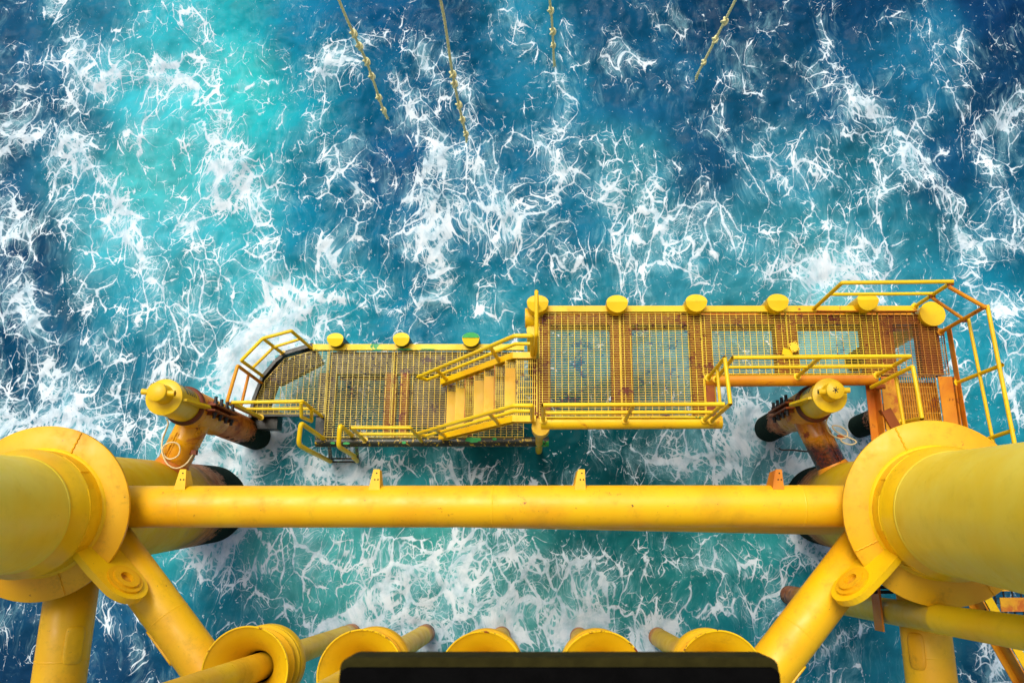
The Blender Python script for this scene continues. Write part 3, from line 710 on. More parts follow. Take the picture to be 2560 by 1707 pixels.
# handrails of the upper landing
handrail(UP, [up(1339, 884), at(1341, 838, ZU + .9), at(1341, 728, ZU + 1.0), at(1343, 772, ZU)], None, [])
handrail(UP, [ut(1358, 1012), ut(1811, 1010)], [um(1364, 1032), um(1782, 1030)], [(up(1358, 1050), ut(1358, 1012)), (up(1563, 1050), ut(1583, 1012)), (up(1761, 1049), ut(1809, 1010))])
handrail(UP, [ut(1826, 1009), ut(1812, 894)], [um(1802, 1030), um(1793, 921)], [(up(1779, 1052), ut(1826, 1009)), (up(1771, 944), ut(1812, 894))])
handrail(UP, [ut(1833, 894), ut(2277, 890)], [um(1815, 918), um(2233, 915)], [(up(1790, 948), ut(1833, 894)), (up(1993, 941), ut(2052, 892)), (up(2192, 938), ut(2275, 890))])
handrail(UP, [up(2178, 968), ut(2282, 916), ut(2305, 1045)], [um(2240, 945), um(2262, 1075)], [(up(2255, 1056), ut(2305, 1045))], mat='rail')
handrail(UP, [up(2032, 774), ut(2105, 707), ut(2383, 704)], [um(2078, 736), um(2336, 734)], [(up(2287, 766), ut(2379, 706))], mat='rail')
o = handrail(UP, [ut(2372, 717), ut(2464, 769)], [um(2331, 745), um(2409, 798)], [(up(2352, 830), ut(2464, 766))], mat='rail_rust')
handrail(UP, [ut(2468, 763), ut(2537, 1112)], [um(2420, 793), um(2488, 1130)], [(up(2394, 956), ut(2506, 912)), (up(2430, 1110), ut(2533, 1075))], mat='rail')
m = MB(); m.bar(at(2372, 822, ZU + .03), at(2414, 1070, ZU + .03), .012, .14); m.build('toe_plate', 'orange', UP)
for (u, v, z) in ((2376, 708, ZU + 1.1), (2331, 741, ZU + .56), (2460, 768, ZU + 1.1), (2409, 800, ZU + .56)):
    m = MB(); p = at(u, v, z)
    for dx in (-.03, .02): m.blob(p + Vector((dx, .01, .02)), .022, n=6)
    m.box(p, .09, .07, .03); m.build('clamp', 'rusty', UP)
# right-hand walkway running toward the leg
gx0, gx1 = ux(2246, 935), ux(2340, 935); yE = up(2300, 1075).y
g0 = [(up(2244, 936).x, yN2 - .03), (up(2338, 936).x, yN2 - .03), (up(2338, 936).x + .02, yE - .3), (up(2244, 936).x + .02, yE - .3)]
grating(UP, g0, ZU, 'grate_rust', flip=True, pm=.038, label='short rusty grating leading to the leg')
m = MB(); m.box((up(2220, 936).x + .01, (yN2 + yE) / 2 - .18, ZU - .01), .26, yN2 - yE + .3, .02); m.build('side_plate', 'mottle2', UP, 'plate mottled yellow and rust')
m = MB(); m.box((up(2360, 936).x + .012, (yN2 + yE) / 2 - .18, ZU - .01), .225, yN2 - yE + .3, .02); m.box((up(2386, 936).x, (yN2 + yE) / 2 - .18, ZU - .08), .02, yN2 - yE + .3, .16); m.build('side_plate', 'orange', UP, 'orange rusted plate at the outer edge')
m = MB(); x = up(2200, 936).x - .02; m.box((x, (yN2 + yE) / 2 - .25, ZU - .12), .02, yN2 - yE + .3, .22); m.box((x - .06, (yN2 + yE) / 2 - .25, ZU - .24), .14, yN2 - yE + .3, .02)
m.box((up(2300, 936).x, (yN2 + yE) / 2 - .18, ZU - .24), .72, yN2 - yE + .2, .02); m.build('side_girder', 'orange', UP)
m = MB(); p, q = at(2215, 1024, ZU + .03), at(2250, 1085, ZU + .03); m.bar(p, q, .16, .014); m.bar(p + Vector((-.08, 0, -.04)), q + Vector((-.08, 0, -.04)), .012, .1); m.build('gusset', 'rusty', UP)
m = MB(); m.tube([up(2178, 966) + Z3 * -.02, up(2178, 966) + Vector((.22, .0, -.02))], .045, 14); m.build('pin', 'rusty', UP)

# leg of the landing standing in the sea beside the right column
p = at(2148, 1066, 0); t = thing('landing_leg', p, 'thick orange and black upright pipe standing under the right walkway', 'pipe')
m = MB(); m.lathe(p - Z3 * 2.5, Z3, [(.22, 0), (.22, 5.3)], 36); m.build('pipe', paint('landing_leg_paint', col=(.62, .28, .01), col2=(.5, .16, .01), rust=.08, grime=.3, orange=(3, 4), growth=.85), t)

# --- lower landing
lp, lt, lm = A(ZL), A(ZL + 1.15), A(ZL + .62)
LO = thing('boat_landing', at(950, 980, ZL), 'lower wave-washed grated landing with a rounded left end, left of the stairs', 'landing platform')
yf, yn = lp(950, 876).y, lp(950, 1093).y; yn1 = lp(700, 1034).y
lx = lambda u, v=985: lp(u, v).x
ls = [lx(816), lx(981), lx(1148), lx(1310)]
end = [lp(824, 876), lp(786, 876), lp(712, 896), lp(662, 951), lp(640, 1000), lp(634, 1034), lp(811, 1034)]
end[0] = Vector((ls[0] - .01, yf, ZL)); end[-1] = Vector((ls[0] - .01, yn1, ZL))
grating(LO, end, ZL, 'grate_low', pm=.042, label='dark fouled end grating with a chamfered corner')
for i in range(3): grating(LO, [(ls[i] + .006, yf), (ls[i + 1] - .006, yf), (ls[i + 1] - .006, yn), (ls[i] + .006, yn)], ZL, 'grate_low' if i != 1 else 'grate', pm=.042)
LX = lambda u, z=ZL - .12: at(u, 985, z).x
for u0, u1 in ((962, 990), (1001, 1022), (1160, 1182)): joist(LO, LX(u0), LX(u1), yf - .42, yn, ZL - .17, .2)
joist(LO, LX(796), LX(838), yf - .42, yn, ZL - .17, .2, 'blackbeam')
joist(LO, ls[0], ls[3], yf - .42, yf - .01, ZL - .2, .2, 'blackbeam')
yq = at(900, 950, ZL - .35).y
joist(LO, LX(1030), LX(1155), yf - .43, yn + .25, ZL - .38, .1, 'blackbeam'); joist(LO, LX(1188), LX(1300), yf - .43, yn + .2, ZL - .38, .1, 'blackbeam')  # broad black plates added under the grating so its gaps read dark
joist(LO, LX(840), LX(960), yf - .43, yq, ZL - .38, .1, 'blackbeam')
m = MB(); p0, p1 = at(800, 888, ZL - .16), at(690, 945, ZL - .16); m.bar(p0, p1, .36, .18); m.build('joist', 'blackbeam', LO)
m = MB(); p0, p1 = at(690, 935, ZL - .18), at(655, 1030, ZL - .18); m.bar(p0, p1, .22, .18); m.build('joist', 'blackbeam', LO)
yb = yf + .06
m = MB(); m.box(((lx(782, 870) + ls[3]) / 2, yb, ZL - .01), ls[3] - lx(782, 870), .115, .09); m.build('edge_beam', 'wornbeam', LO)
m = MB()
cp = [lp(782, 865), lp(714, 885), lp(690, 905), lp(657, 945), lp(636, 1000), lp(627, 1045)]
for p, q in zip(cp[:-1], cp[1:]): m.bar(p + Z3 * -.08, q + Z3 * -.08, .05, .28)
for p, q in zip(cp[:-1], cp[1:]): m.bar(p + Z3 * -.24 + Vector((-.05, .05, 0)), q + Z3 * -.24 + Vector((-.05, .05, 0)), .14, .10)
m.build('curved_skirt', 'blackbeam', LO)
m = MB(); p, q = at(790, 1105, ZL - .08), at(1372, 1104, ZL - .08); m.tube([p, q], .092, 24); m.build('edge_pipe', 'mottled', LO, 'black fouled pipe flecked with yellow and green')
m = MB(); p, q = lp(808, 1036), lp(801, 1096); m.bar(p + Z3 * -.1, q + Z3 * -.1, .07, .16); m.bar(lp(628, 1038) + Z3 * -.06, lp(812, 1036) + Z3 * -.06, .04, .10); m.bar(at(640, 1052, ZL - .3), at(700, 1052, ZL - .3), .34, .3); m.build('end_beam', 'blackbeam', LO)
for u, v, cm in ((838, 846, 'wornbeam'), (1003, 845, 'wornbeam'), (1177, 845, 'split')):
    if cm == 'split':
        Cc = fender(LO, u, v, ZL + .22, .325, 'blackbeam', 'wornbeam'); 
        m = MB(); pts = [Cc + Vector((math.cos(R(a_)) * .158, math.sin(R(a_)) * .112 + .002, .018 - abs(math.sin(R(a_))) * .112 * .28)) for a_ in range(0, 181, 12)]
        m.prism(pts, Z3, .006); m.build('cap_paint_patch', 'greenp', LO)
    else: fender(LO, u, v, ZL + .22, .31, 'blackbeam', cm)
# flaking green primer patches on the pipe and on the edge beam
def flake(m, c, rx, ry, n=18, t=.004, ax=Z3):
    pts = []
    for k in range(n):
        a_ = 2 * math.pi * k / n; q = random.uniform(.75, 1.1); pts.append(Vector(c) + Vector((math.cos(a_) * rx * q, math.sin(a_) * ry * q, 0)))
    m.prism(pts, ax, t)
for u, v, rx, ry, dz in ((1182, 1099, .16, .05, .013), (1236, 1097, .05, .03, .013), (832, 1107, .05, .025, .013), (865, 1108, .07, .025, .013), (1010, 1106, .04, .03, .013), (945, 874, .10, .014, .038), (1010, 873, .16, .018, .038), (1070, 873, .15, .014, .038)):
    m = MB(); flake(m, at(u, v, ZL + dz), rx, ry); m.build('primer_patch', 'greenp', LO)
# handrails
handrail(LO, [lp(778, 870), lt(728, 827), lt(657, 846), lt(603, 901), lp(658, 941)], [lm(748, 848), lm(684, 868), lm(632, 919)], [(lp(708, 884), lt(657, 846))])
handrail(LO, [lp(653, 957), lt(594, 914), lt(567, 1006), lp(646, 1042)], [lm(622, 934), lm(602, 1018)], [], mat='rail_rust')
handrail(LO, [lt(580, 1006), lt(756, 1003), lp(805, 1041)], [lm(612, 1022), lm(775, 1021)], [(lp(652, 1043), lt(580, 1006))], mat='rail')
handrail(LO, [lt(753, 1006), at(753, 1042, ZL + .95), at(779, 1053, ZL + .5), at(779, 1024, ZL + .68)], None, [])
handrail(LO, [lt(878, 1069), lt(1026, 1069), lp(1054, 1103)], [lm(898, 1085), lm(1040, 1085)], [(lp(912, 1100), lt(878, 1069))])
LA = thing('ladder', at(856, 1140, .3), 'fouled boat ladder with two looped yellow grab hoops at the lower landing', 'ladder')
for k, pts in enumerate(([lp(808, 1096), at(752, 1057, ZL + .95), at(746, 1111, ZL + .8), at(768, 1124, ZL + .5), at(826, 1153, .15)], [lp(880, 1088), at(850, 1063, ZL + .8), at(846, 1116, ZL + .65), at(886, 1140, ZL - .2), at(884, 1143, ZL - .2), at(893, 1152, .2)])):
    m = MB(); m.tube(fillet(pts, .09, 5), .042, 14); m.build('grab_hoop', 'rail', LA)
for u, u2 in ((823, 826), (891, 893)):
    m = MB(); m.tube([at(u, 1112, ZL - .1), at(u2, 1142, .35), at(u2 + 2, 1153, -.2)], .035, 12); m.build('stile', 'mottled', LA)
for v, z in ((1146, .22), (1154, .05)):
    m = MB(); m.tube([at(826, v, z), at(893, v, z)], .017, 10); m.build('rung', 'mottled', LA)

# --- staircase
ST = thing('staircase', at(1200, 1000, ZL), 'steep yellow steel stairs linking the two landings, some treads missing covers', 'staircase')
zt = ZU - .03
yFs, yNs = at(1291, 893, zt).y, at(1285, 1043, zt).y
xTop = at(1291, 960, zt).x; xEnd = at(1343, 960, zt).x; xBot = at(1117, 1000, ZL + .1).x
yFb, yNb = yFs, yNs
grating(ST, [(xTop, yFs - .03), (xEnd, yFs - .03), (xEnd, yNs + .03), (xTop, yNs + .03)], zt, 'grate', flip=True, pm=.034, pc=.10, w=.010)
m = MB(); m.box((xEnd - .02, (yFs + yNs) / 2, zt - .16), .10, yFs - yNs, .14); m.build('landing_joist', 'rusty', ST)
NT_ = 7
for k in range(NT_):
    f_ = (k + .5) / NT_; x = lerp(xBot, xTop, f_); z = lerp(ZL + .12, zt - .12, k / (NT_ - 1) if NT_ > 1 else 0)
    w = .155
    t = grating(ST, [(x - w / 2, yFs - .04), (x + w / 2, yFs - .04), (x + w / 2, yNs + .04), (x - w / 2, yNs + .04)], z, 'grate', pm=.032, pc=.036, w=.007)
    t.name = 'tread'
    m = MB(); m.box((x - w / 2 - .008, (yFs + yNs) / 2, z - .015), .012, yFs - yNs - .05, .05); m.build('nosing', 'yellow' if k not in (2, 5) else 'orange', t)
    if k not in (2, 5):
        m = MB(); m.box((x - .002, (yFs + yNs) / 2 - .02, z + .006), w, yFs - yNs - .26, .006)
        m.build('tread_cover', 'bell' if k % 2 else 'beam', t)
for y, nm in ((yFs, 0), (yNs, 1)):
    zlo, zhi = ZL + .06, zt - .02
    poly = [Vector((xBot - .10, y, zlo - .10)), Vector((xTop - .02, y, zhi - .10)), Vector((xEnd - .02, y, zhi - .10)), Vector((xEnd - .02, y, zhi + .06)), Vector((xTop - .06, y, zhi + .06)), Vector((xBot - .12, y, zlo + .10))]
    m = MB(); m.prism(poly, (0, 1, 0), .016)
    dy = .05 if nm == 0 else -.05
    for o_ in (0, 1):
        a_, b_, c__ = (Vector((xBot - .12, y + dy / 2, zlo + .10)), Vector((xTop - .06, y + dy / 2, zhi + .06)), Vector((xEnd - .02, y + dy / 2, zhi + .06))) if o_ == 0 else (Vector((xBot - .10, y + dy / 2, zlo - .10)), Vector((xTop - .02, y + dy / 2, zhi - .10)), Vector((xEnd - .02, y + dy / 2, zhi - .10)))
        m.bar(a_, b_, abs(dy) + .05, .014); m.bar(b_, c__, abs(dy) + .05, .0139)
    m.build('stringer', 'yellow', ST)
def strail(y, du):
    nf = lambda f_, h: Vector((lerp(xBot, xTop, f_), y, lerp(ZL + .1, zt, f_) + h))
    hT, hM = 1.2, .74
    top = [nf(-.26, hM), nf(-.36, hT), nf(1.0, hT), Vector((xEnd - .08, y, zt + hT)), Vector((xEnd - .08, y, zt - .02))]
    mid = [nf(-.26, hM), nf(1.0, hM), Vector((xEnd - .08, y, zt + hM))]
    handrail(ST, top, mid, [(nf(.02, .05), nf(-.06, hT)), (nf(.78, .05), nf(.70, hT))], r=.033)
strail(yFs + .03, 0); strail(yNs - .03, 0)
print('STAIR', [tuple(round(q) for q in proj((x, y, z))) for x, y, z in ((xBot, yFs, ZL), (xTop, yFs, zt), (xBot, yNs, ZL), (xTop, yNs, zt))])

# loose hinge plates lying on the walkway
hp = thing('hinge_plate', at(1972, 870, ZU + .02), 'small yellow folded bracket with bolt holes lying on the walkway grating', 'bracket')
m = MB(); p = at(1985, 867, ZU + .08)
X_ = Vector((.9, .35, .1)).normalized(); Y_ = Vector((-.35, .9, 0)).normalized(); Zx = X_.cross(Y_)
m.box(p, .13, .15, .016, (X_, Y_, Zx)); X2 = Vector((.95, -.25, -.1)).normalized(); Y2 = Vector((.25, .95, 0)).normalized()
m.box(at(1969, 881, ZU + .045), .17, .11, .016, (X2, Y2, X2.cross(Y2))); m.tube([at(1975, 872, ZU + .06), at(1990, 880, ZU + .06)], .016, 10)
m.build('plate', 'yellow', hp)
for dx, dy in ((-.045, .055), (.045, .055), (-.045, -.055), (.045, -.055)):
    m = MB(); m.lathe(p + X_ * dx + Y_ * dy + Zx * .0085, Zx, [(.009, 0), None, (.009, .002), None, (0, .002)], 8); m.build('bolt_hole', 'hole', hp)

# ------------------------------------------------------------------ shock cell columns
def column(side):
    if side < 0:
        W = at(646, 1092, 0); ucap = 409; lab = 'left upright column with a yellow capped head, bolted orange clamp and black foot'
    else:
        W = at(1917, 1073, 0); ucap = 2075; lab = 'right upright column with a yellow capped head beside the walkway, black foot'
    x, y = W.x, W.y; zc = vert_z(x, y, ucap); print('CAP', side, zc, proj((x, y, zc)))
    t = thing('support_column', W, lab, 'column', 'columns carrying the boat landing')
    P = lambda z: Vector((x, y, z))
    r = .262
    m = MB(); m.lathe(P(-2.5), Z3, [(r, 0), (r, 2.5 + zc - .75)], 44); m.build('pipe', 'column', t)
    cy = (P(zc) - Vector((0, 0, 0)))
    m = MB(); m.lathe(P(zc), Z3, [(r - .005, -.72), (r - .005, -.045), None, (r + .008, -.045), (r + .008, -.012), None, (r, -.004), (.0, 0)], 56)
    head = m.build('head', 'can', t)
    hx = .10 if side > 0 else -.0
    m = MB(); m.lathe(P(zc) + Vector((.0, .03, 0)), Z3, [(.145, 0), (.14, .02), (.138, .24), None, (.13, .25), (0, .253)], 40)
    tdir = Vector((1, .06 * side, 0)).normalized()
    cpt = P(zc + .17) + Vector((0, .03, 0)); m.tube([cpt - tdir * .24, cpt + tdir * .24], .044, 20)
    m.build('trunnion', 'can', head)
    m = MB()
    for k in (-1, 1): m.lathe(cpt + tdir * .2405 * k, tdir * k, [(.026, 0), None, (0, .001)], 14)
    if side > 0:
        for a_ in (20, 75, 130): 
            dx, dy = math.cos(R(a_)) * .05, math.sin(R(a_)) * .05; q = P(zc + .254) + Vector((0, .03, 0)); m.bar(q + Vector((-dx, -dy, 0)), q + Vector((dx, dy, 0)), .012, .003)
    m.build('trunnion_bore', 'orange' if side < 0 else 'black', head)
    # black draught bands on the head (partial arcs), side lug
    m = MB()
    for j, zz in enumerate((.22, .33, .40, .47, .54)):
        a0, a1 = (20, 75); 
        if side > 0: a0, a1 = 100, 160
        n = 10; vs = []
        for i in range(n + 1):
            a_ = R(lerp(a0, a1, i / n)); d = Vector((math.cos(a_), math.sin(a_), 0))
            vs += [P(zc - zz) + d * (r + .001), P(zc - zz - (.03 if j else .055)) + d * (r + .001)]
        m.add(vs, [(2 * i, 2 * i + 1, 2 * i + 3, 2 * i + 2) for i in range(n)], True)
    m.build('band_mark', 'black', head)
    s_x = -side
    m = MB(); q = P(zc - .38) + Vector((s_x * (r + .03), -.03, 0)); m.prism([q + Vector((-.06 * s_x, 0, .34)), q + Vector((.02 * s_x, 0, .30)), q + Vector((.16 * s_x, 0, -.20)), q + Vector((.12 * s_x, 0, -.36)), q + Vector((-.06 * s_x, 0, -.36))], (0, 1, 0), .035); m.build('lug', 'can', head)
    # rusty clamp collar and two bolted half shells
    zk = zc - .72
    m = MB(); m.lathe(P(zk), Z3, [(r, .04), (r + .035, .035), (r + .045, 0), (r + .045, -.05), None, (r + .02, -.06)], 48); m.build('collar', 'collar', t)
    m = MB(); m.lathe(P(zk - .05), Z3, [(r + .02, 0), (r + .028, -.01), (r + .028, -1.15), None, (r, -1.16)], 48)
    cl = m.build('clamp', 'arm', t)
    m = MB()
    for yy in (.045, -.045): m.box(P(zk - .62) + Vector((s_x * (r + .09), yy, 0)), .17, .03, 1.02)
    for k in range(4): m.box(P(zk - .22 - k * .25) + Vector((s_x * (r + .05), 0, 0)), .09, .22, .02)
    m.build('clamp_flange', 'rusty', cl)
    for k in range(4):
        zz = zk - .24 - k * .24
        m = MB()
        for sg in (1, -1):
            c = P(zz) + Vector((s_x * (r + .12), sg * .06, 0)); L = .13 if sg > 0 else .10
            m.tube([c, c + Vector((0, sg * L, 0))], .028, 8); m.tube([c + Vector((0, sg * .01, 0)), c + Vector((0, sg * .05, 0))], .042, 6)
        m.build('bolt', 'black', cl)
    m = MB()
    for k in range(4):
        an = R(-75) if side < 0 else R(-105)
        d = Vector((math.cos(an), math.sin(an), 0)); q = P(1.75 - k * .22) + d * (r + .0)
        m.lathe(q, d, [(.034, -.01), (.034, .004), None, (0, .004)], 12)
    m.build('drain_hole', 'hole', t)
    # horizontal stub arm to the platform leg
    za = zc - 1.30
    W_, ax_ = (WL, axL) if side < 0 else (WR, axR)
    q = leg_at(W_, ax_, za); q = Vector((q.x + (.08 if side < 0 else 0), q.y, za))
    d = (q - P(za)).normalized()
    m = MB(); m.lathe(P(za), d, [(.245, .0), (.245, .48), (.253, .50), (.245, .52), (.245, (q - P(za)).length)], 44)
    X = Z3; n_ = d.cross(Z3)
    for off in (.03, .07): m.tube([P(za) + d * .42 + Z3 * .243 - n_ * side * off + Z3 * .004, P(za) + d * ((q - P(za)).length - .75) + Z3 * .247 - n_ * side * off], .008, 6)
    arm = m.build('arm', 'arm' if side < 0 else 'arm_r', t)
    m = MB(); Lq = (q - P(za)).length - .62
    m.lathe(P(za) + d * Lq, d, [(.245, -.14), (.29, -.02), (.37, .09), (.40, .11)], 44); m.build('arm_root', 'orange', arm)
    return t, P, zc, za, d, arm
# right arm has a black burnt patch near its root
def armr():
    t = NT('arm_right_paint'); tc = t.n('ShaderNodeTexCoord').outputs['Object']; sep = t.n('ShaderNodeSeparateXYZ'); t.put(sep.inputs[0], tc)
    mid = t.noise(tc, 4, 6, .65); fine = t.noise(tc, 22, 5, .7)
    c = t.mix(t.mr(mid, .35, .7), (.66, .28, .01), (.44, .11, .006)); c = t.mix(t.mr(t.noise(tc, 3, 7, .7), .55, .62), c, (.22, .04, .01))
    y0 = at(2060, 1110, 2.6).y
    c = t.mix(t.mr(t.add(sep.outputs[1], t.mul(t.sub(mid, .5), .5)), y0 - .06, y0 + .1, 1, 0), c, t.mix(t.mr(fine, .45, .6), (.035, .012, .012), (.14, .025, .01)))
    t.bsdf(c, t.mr(mid, .3, .7, .15, .4), mid, .15, .01, .6); return t.m
M['arm_r'] = armr()
cL = column(-1); cR = column(1)
# cream cables looped over the arms
def cable(pts, name, label, r=.012, mat='cable', n=6):
    pts = [Vector(p) for p in pts]; out = []
    for i in range(len(pts) - 1):
        p0, p1, p2, p3 = pts[max(i - 1, 0)], pts[i], pts[i + 1], pts[min(i + 2, len(pts) - 1)]
        for k in range(n):
            t = k / n; out.append(.5 * ((2 * p1) + (p2 - p0) * t + (2 * p0 - 5 * p1 + 4 * p2 - p3) * t * t + (3 * p1 - p0 - 3 * p2 + p3) * t ** 3))
    out.append(pts[-1]); m = MB(); m.tube(out, r, 8); return tag(m.build(name, mat), label, 'cable')
zz = cL[3] + .30
loop = [at(300 + px / 4.9, 920 + py / 4.9, zz + dz) for px, py, dz in ((570, 620, .25), (590, 680, .2), (560, 770, .1), (525, 860, 0), (510, 960, 0), (530, 1050, -.0), (580, 1105, 0), (640, 1110, .01), (710, 1070, .02), (735, 1000, .02), (720, 940, .02), (670, 910, .02), (600, 915, .03), (540, 950, .03), (515, 1010, .03), (530, 1080, .03), (570, 1160, .02), (630, 1210, .0), (700, 1225, -.02), (770, 1200, -.02), (830, 1150, -.02), (870, 1090, -.05), (890, 1060, -.05))]
cable(loop, 'cable', 'cream cable coiled in a ring over the left column\'s arm')
m = MB(); 
zz = cR[3] + .22
loop = [at(1850 + px / 4.48, 900 + py / 4.48, zz + dz) for px, py, dz in ((1010, 600, .3), (985, 640, .25), (965, 690, .2), (975, 760, .1), (1010, 820, .05), (1070, 860, 0), (1140, 880, 0), (1195, 860, 0), (1205, 815, 0), (1170, 770, 0), (1110, 740, 0), (1050, 732, .02), (1035, 750, .02), (1080, 800, .02), (1150, 840, .02), (1230, 870, .02), (1290, 900, .02), (1300, 925, .02), (1250, 945, 0), (1190, 935, 0), (1140, 910, 0), (1125, 880, 0))]
cable(loop, 'cable', 'cream cable hanging in loose loops beside the right column\'s arm')
zz = cR[3] - .05
cable([at(1850 + px / 4.48, 900 + py / 4.48, zz) for px, py in ((435, 985), (470, 1005), (540, 1005), (620, 1008), (700, 1018), (780, 1022))], 'frayed_rope', 'short black rope end sticking out left of the right column\'s arm', .014, 'black')
m = MB(); p = at(2100, 1092, cR[3] + .05); m.box(p, .09, .07, .05); m.tube([p, p + Vector((.1, .02, 0))], .02, 8); m.build('cable_cleat', 'orange', cR[5])
m = MB(); p = at(486, 1131, cL[3] + .1); m.box(p, .08, .07, .08); m.tube([p, p + Vector((-.12, -.03, 0))], .018, 8); m.build('cable_cleat', 'rusty', cL[5])

# ------------------------------------------------------------------ side platform, lower right corner
SP = thing('side_platform', at(2540, 1500, 2.4), 'orange plated and grated platform peeping out behind the right leg', 'landing platform')
q = A(2.4)
m = MB(); m.box(((q(2500, 1510).x + q(2700, 1510).x) / 2, (q(2520, 1493).y + q(2520, 1528).y) / 2, 2.4), q(2700, 1510).x - q(2502, 1510).x, q(2520, 1493).y - q(2520, 1528).y, .02); m.build('plate', 'mottle2', SP)
m = MB(); m.box(((q(2480, 1450).x + q(2700, 1450).x) / 2, (q(2520, 1440).y + q(2520, 1477).y) / 2, 2.38), q(2700, 1450).x - q(2470, 1450).x, q(2520, 1440).y - q(2520, 1477).y, .02); m.build('plate', 'mottle2', SP)
grating(SP, [q(2470, 1476), q(2700, 1476), q(2700, 1560), q(2470, 1560)], 2.34, 'black', flip=True, pm=.14, pc=.07, w=.02)
m = MB(); m.tube([at(2520, 1437, 3.3), at(2548, 1462, 2.9)], .03, 12); m.tube([at(2500, 1461, 2.95), at(2640, 1468, 2.95)], .035, 12); m.build('handrail', 'rail_rust', SP)
sg = thing('stair_stringer', at(2500, 1600, 2), 'orange steel channel slanting across the bottom-right corner behind the upright pipe', 'girder')
a_, b_ = at(2460, 1478, 2.45), at(2610, 1740, 1.9)
m = MB(); m.bar(a_, b_, .13, .02); m.build('top_flange', 'yellow', sg)
dd = (b_ - a_).normalized(); sd = Z3.cross(dd).normalized()
m = MB(); m.bar(a_ - sd * .09 - Z3 * .16, b_ - sd * .09 - Z3 * .16, .02, .30); m.bar(a_ - sd * .14 - Z3 * .32, b_ - sd * .14 - Z3 * .32, .12, .02); m.build('web', 'orange', sg)

# ------------------------------------------------------------------ knotted swing ropes
ropes = [((850, 0), (968, 293), [83, 116, 156, 192, 242, 276], 'leftmost knotted rope hanging over the sea, six knots, ragged end'),
         ((1098, 0), (1165, 350), [188, 212, 264, 298, 335], 'longest knotted rope, second from the left, ending over white foam'),
         ((1372, 0), (1387, 161), [29, 80, 114], 'shortest knotted rope, third from the left, thick whipped end'),
         ((1836, 0), (1742, 194), [55, 100, 154], 'rightmost knotted rope, hanging aslant over dark blue water')]
for (tu, tv), (bu, bv), kn, lab in ropes:
    B = at(bu, bv, 1.3)
    k = (tv - 1385) / (bv - 1385); zt_ = H - (H - 1.3) / k
    T = at(tu, tv, zt_); d = (T - B).normalized()
    T2 = B + d * 9
    t = thing('knotted_rope', B, lab, 'rope', 'knotted swing ropes over the sea')
    X = d.cross(Vector((0, 1, 0))).normalized(); Y = d.cross(X)
    n = 260
    sway = lambda l: X * .02 * math.sin(l * 1.9 + tu) + Y * .015 * math.sin(l * 3.1)
    L = (T2 - B).length
    for st in range(3):
        m = MB(); m.tube([B + d * (L * i / n) + sway(L * i / n) + (X * math.cos(i * .9 + st * 2.094) + Y * math.sin(i * .9 + st * 2.094)) * .013 for i in range(n + 1)], .0145, 6); 
        m.build('strand', 'rope', t)
    for j, kv in enumerate(kn):
        f_ = (kv - bv) / (tv - bv); l = 0; best = 1e9
        for q_ in range(400):
            ll = q_ * .02; e = abs(proj(B + d * ll)[1] - kv)
            if e < best: best, l = e, ll
        c = B + d * l + sway(l); m = MB(); pts = []; sc = .060 if j < len(kn) - 1 else .048
        ph = random.random() * 6
        for i in range(36):
            a_ = 2 * math.pi * i / 36; rr = sc * (.62 + .32 * math.cos(1.5 * a_ * 2))
            pts.append(c + (X * math.cos(2 * a_ + ph) + Y * math.sin(2 * a_ + ph)) * rr + d * sc * .9 * math.sin(3 * a_))
        m.tube(pts, .019, 7, closed=True); m.blob(c, sc * .7, n=8); m.build('knot', 'rope', t)
    m = MB()
    for j in range(9):
        e = B + Vector((random.uniform(-.04, .04), random.uniform(-.04, .04), random.uniform(-.13, -.03)))
        m.tube([B + d * .12 + X * random.uniform(-.012, .012), B + (e - B) * .3, e], [.011, .009, .004], 5)
    m.build('frayed_end', 'rope', t)

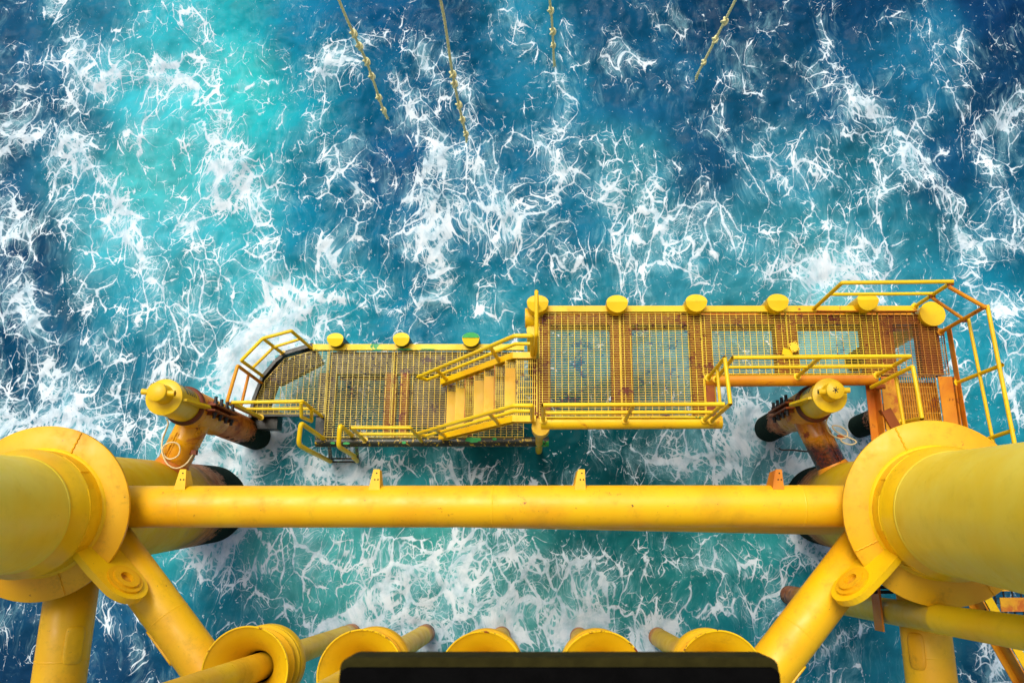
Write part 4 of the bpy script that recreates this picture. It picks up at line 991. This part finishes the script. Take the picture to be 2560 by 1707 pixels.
# ------------------------------------------------------------------ dark beam right below the camera
ze = H - 1.75
eA, eB = at(852, 1642, ze), at(1944, 1640, ze)
db = thing('deck_edge_beam', (eA + eB) / 2, 'dark blurred beam with an olive rim across the bottom foreground', 'beam')
xw = eB.x - eA.x; xm = (eA.x + eB.x) / 2; ye = eA.y
def rbox(m, x0, x1, y0, y1, z0, z1, b):
    pts = []
    for cx, cy, a0 in ((x1 - b, y1 - b, 0), (x0 + b, y1 - b, 90), (x0 + b, y0 + b, 180), (x1 - b, y0 + b, 270)):
        for k in range(5): pts.append(Vector((cx + b * math.cos(R(a0 + k * 22.5)), cy + b * math.sin(R(a0 + k * 22.5)), (z0 + z1) / 2)))
    m.prism(pts, Z3, z1 - z0)
m = MB(); rbox(m, eA.x, eB.x, ye - .4, ye, ze - .10, ze, .02); m.build('rim', 'olive', db)
y2 = at(1400, 1668, ze + .012).y
m = MB(); rbox(m, eA.x + .006, eB.x - .006, ye - .4, y2, ze + .002, ze + .03, .012); m.build('plank', 'dark', db)

# ------------------------------------------------------------------ light
w = bpy.data.worlds.new('World'); S.world = w; w.use_nodes = True; nt = w.node_tree; nt.nodes.clear()
sky = nt.nodes.new('ShaderNodeTexSky'); sky.sky_type = 'NISHITA'; sky.sun_disc = False
EL, AZ = R(62), R(-25)      # azimuth clockwise from +Y
sky.sun_elevation = EL; sky.sun_rotation = AZ; sky.air_density = 1.0; sky.dust_density = 7.0; sky.ozone_density = 1.0
bg = nt.nodes.new('ShaderNodeBackground'); bg.inputs[1].default_value = .11
wo = nt.nodes.new('ShaderNodeOutputWorld'); nt.links.new(sky.outputs[0], bg.inputs[0]); nt.links.new(bg.outputs[0], wo.inputs[0])
sl = bpy.data.lights.new('sun', 'SUN'); sl.energy = 1.5; sl.angle = R(30); sl.color = (1, .96, .88)
so = bpy.data.objects.new('sun', sl); COL.objects.link(so)
dirv = Vector((math.sin(AZ) * math.cos(EL), math.cos(AZ) * math.cos(EL), math.sin(EL)))
so.rotation_euler = dirv.to_track_quat('Z', 'Y').to_euler(); so.location = dirv * 40
cy_ = S.cycles; cy_.max_bounces = 4; cy_.diffuse_bounces = 2; cy_.glossy_bounces = 2; cy_.transmission_bounces = 2; cy_.caustics_reflective = False; cy_.caustics_refractive = False
S.view_settings.view_transform = 'Standard'; S.view_settings.look = 'None'; S.view_settings.exposure = .22; S.view_settings.gamma = 1
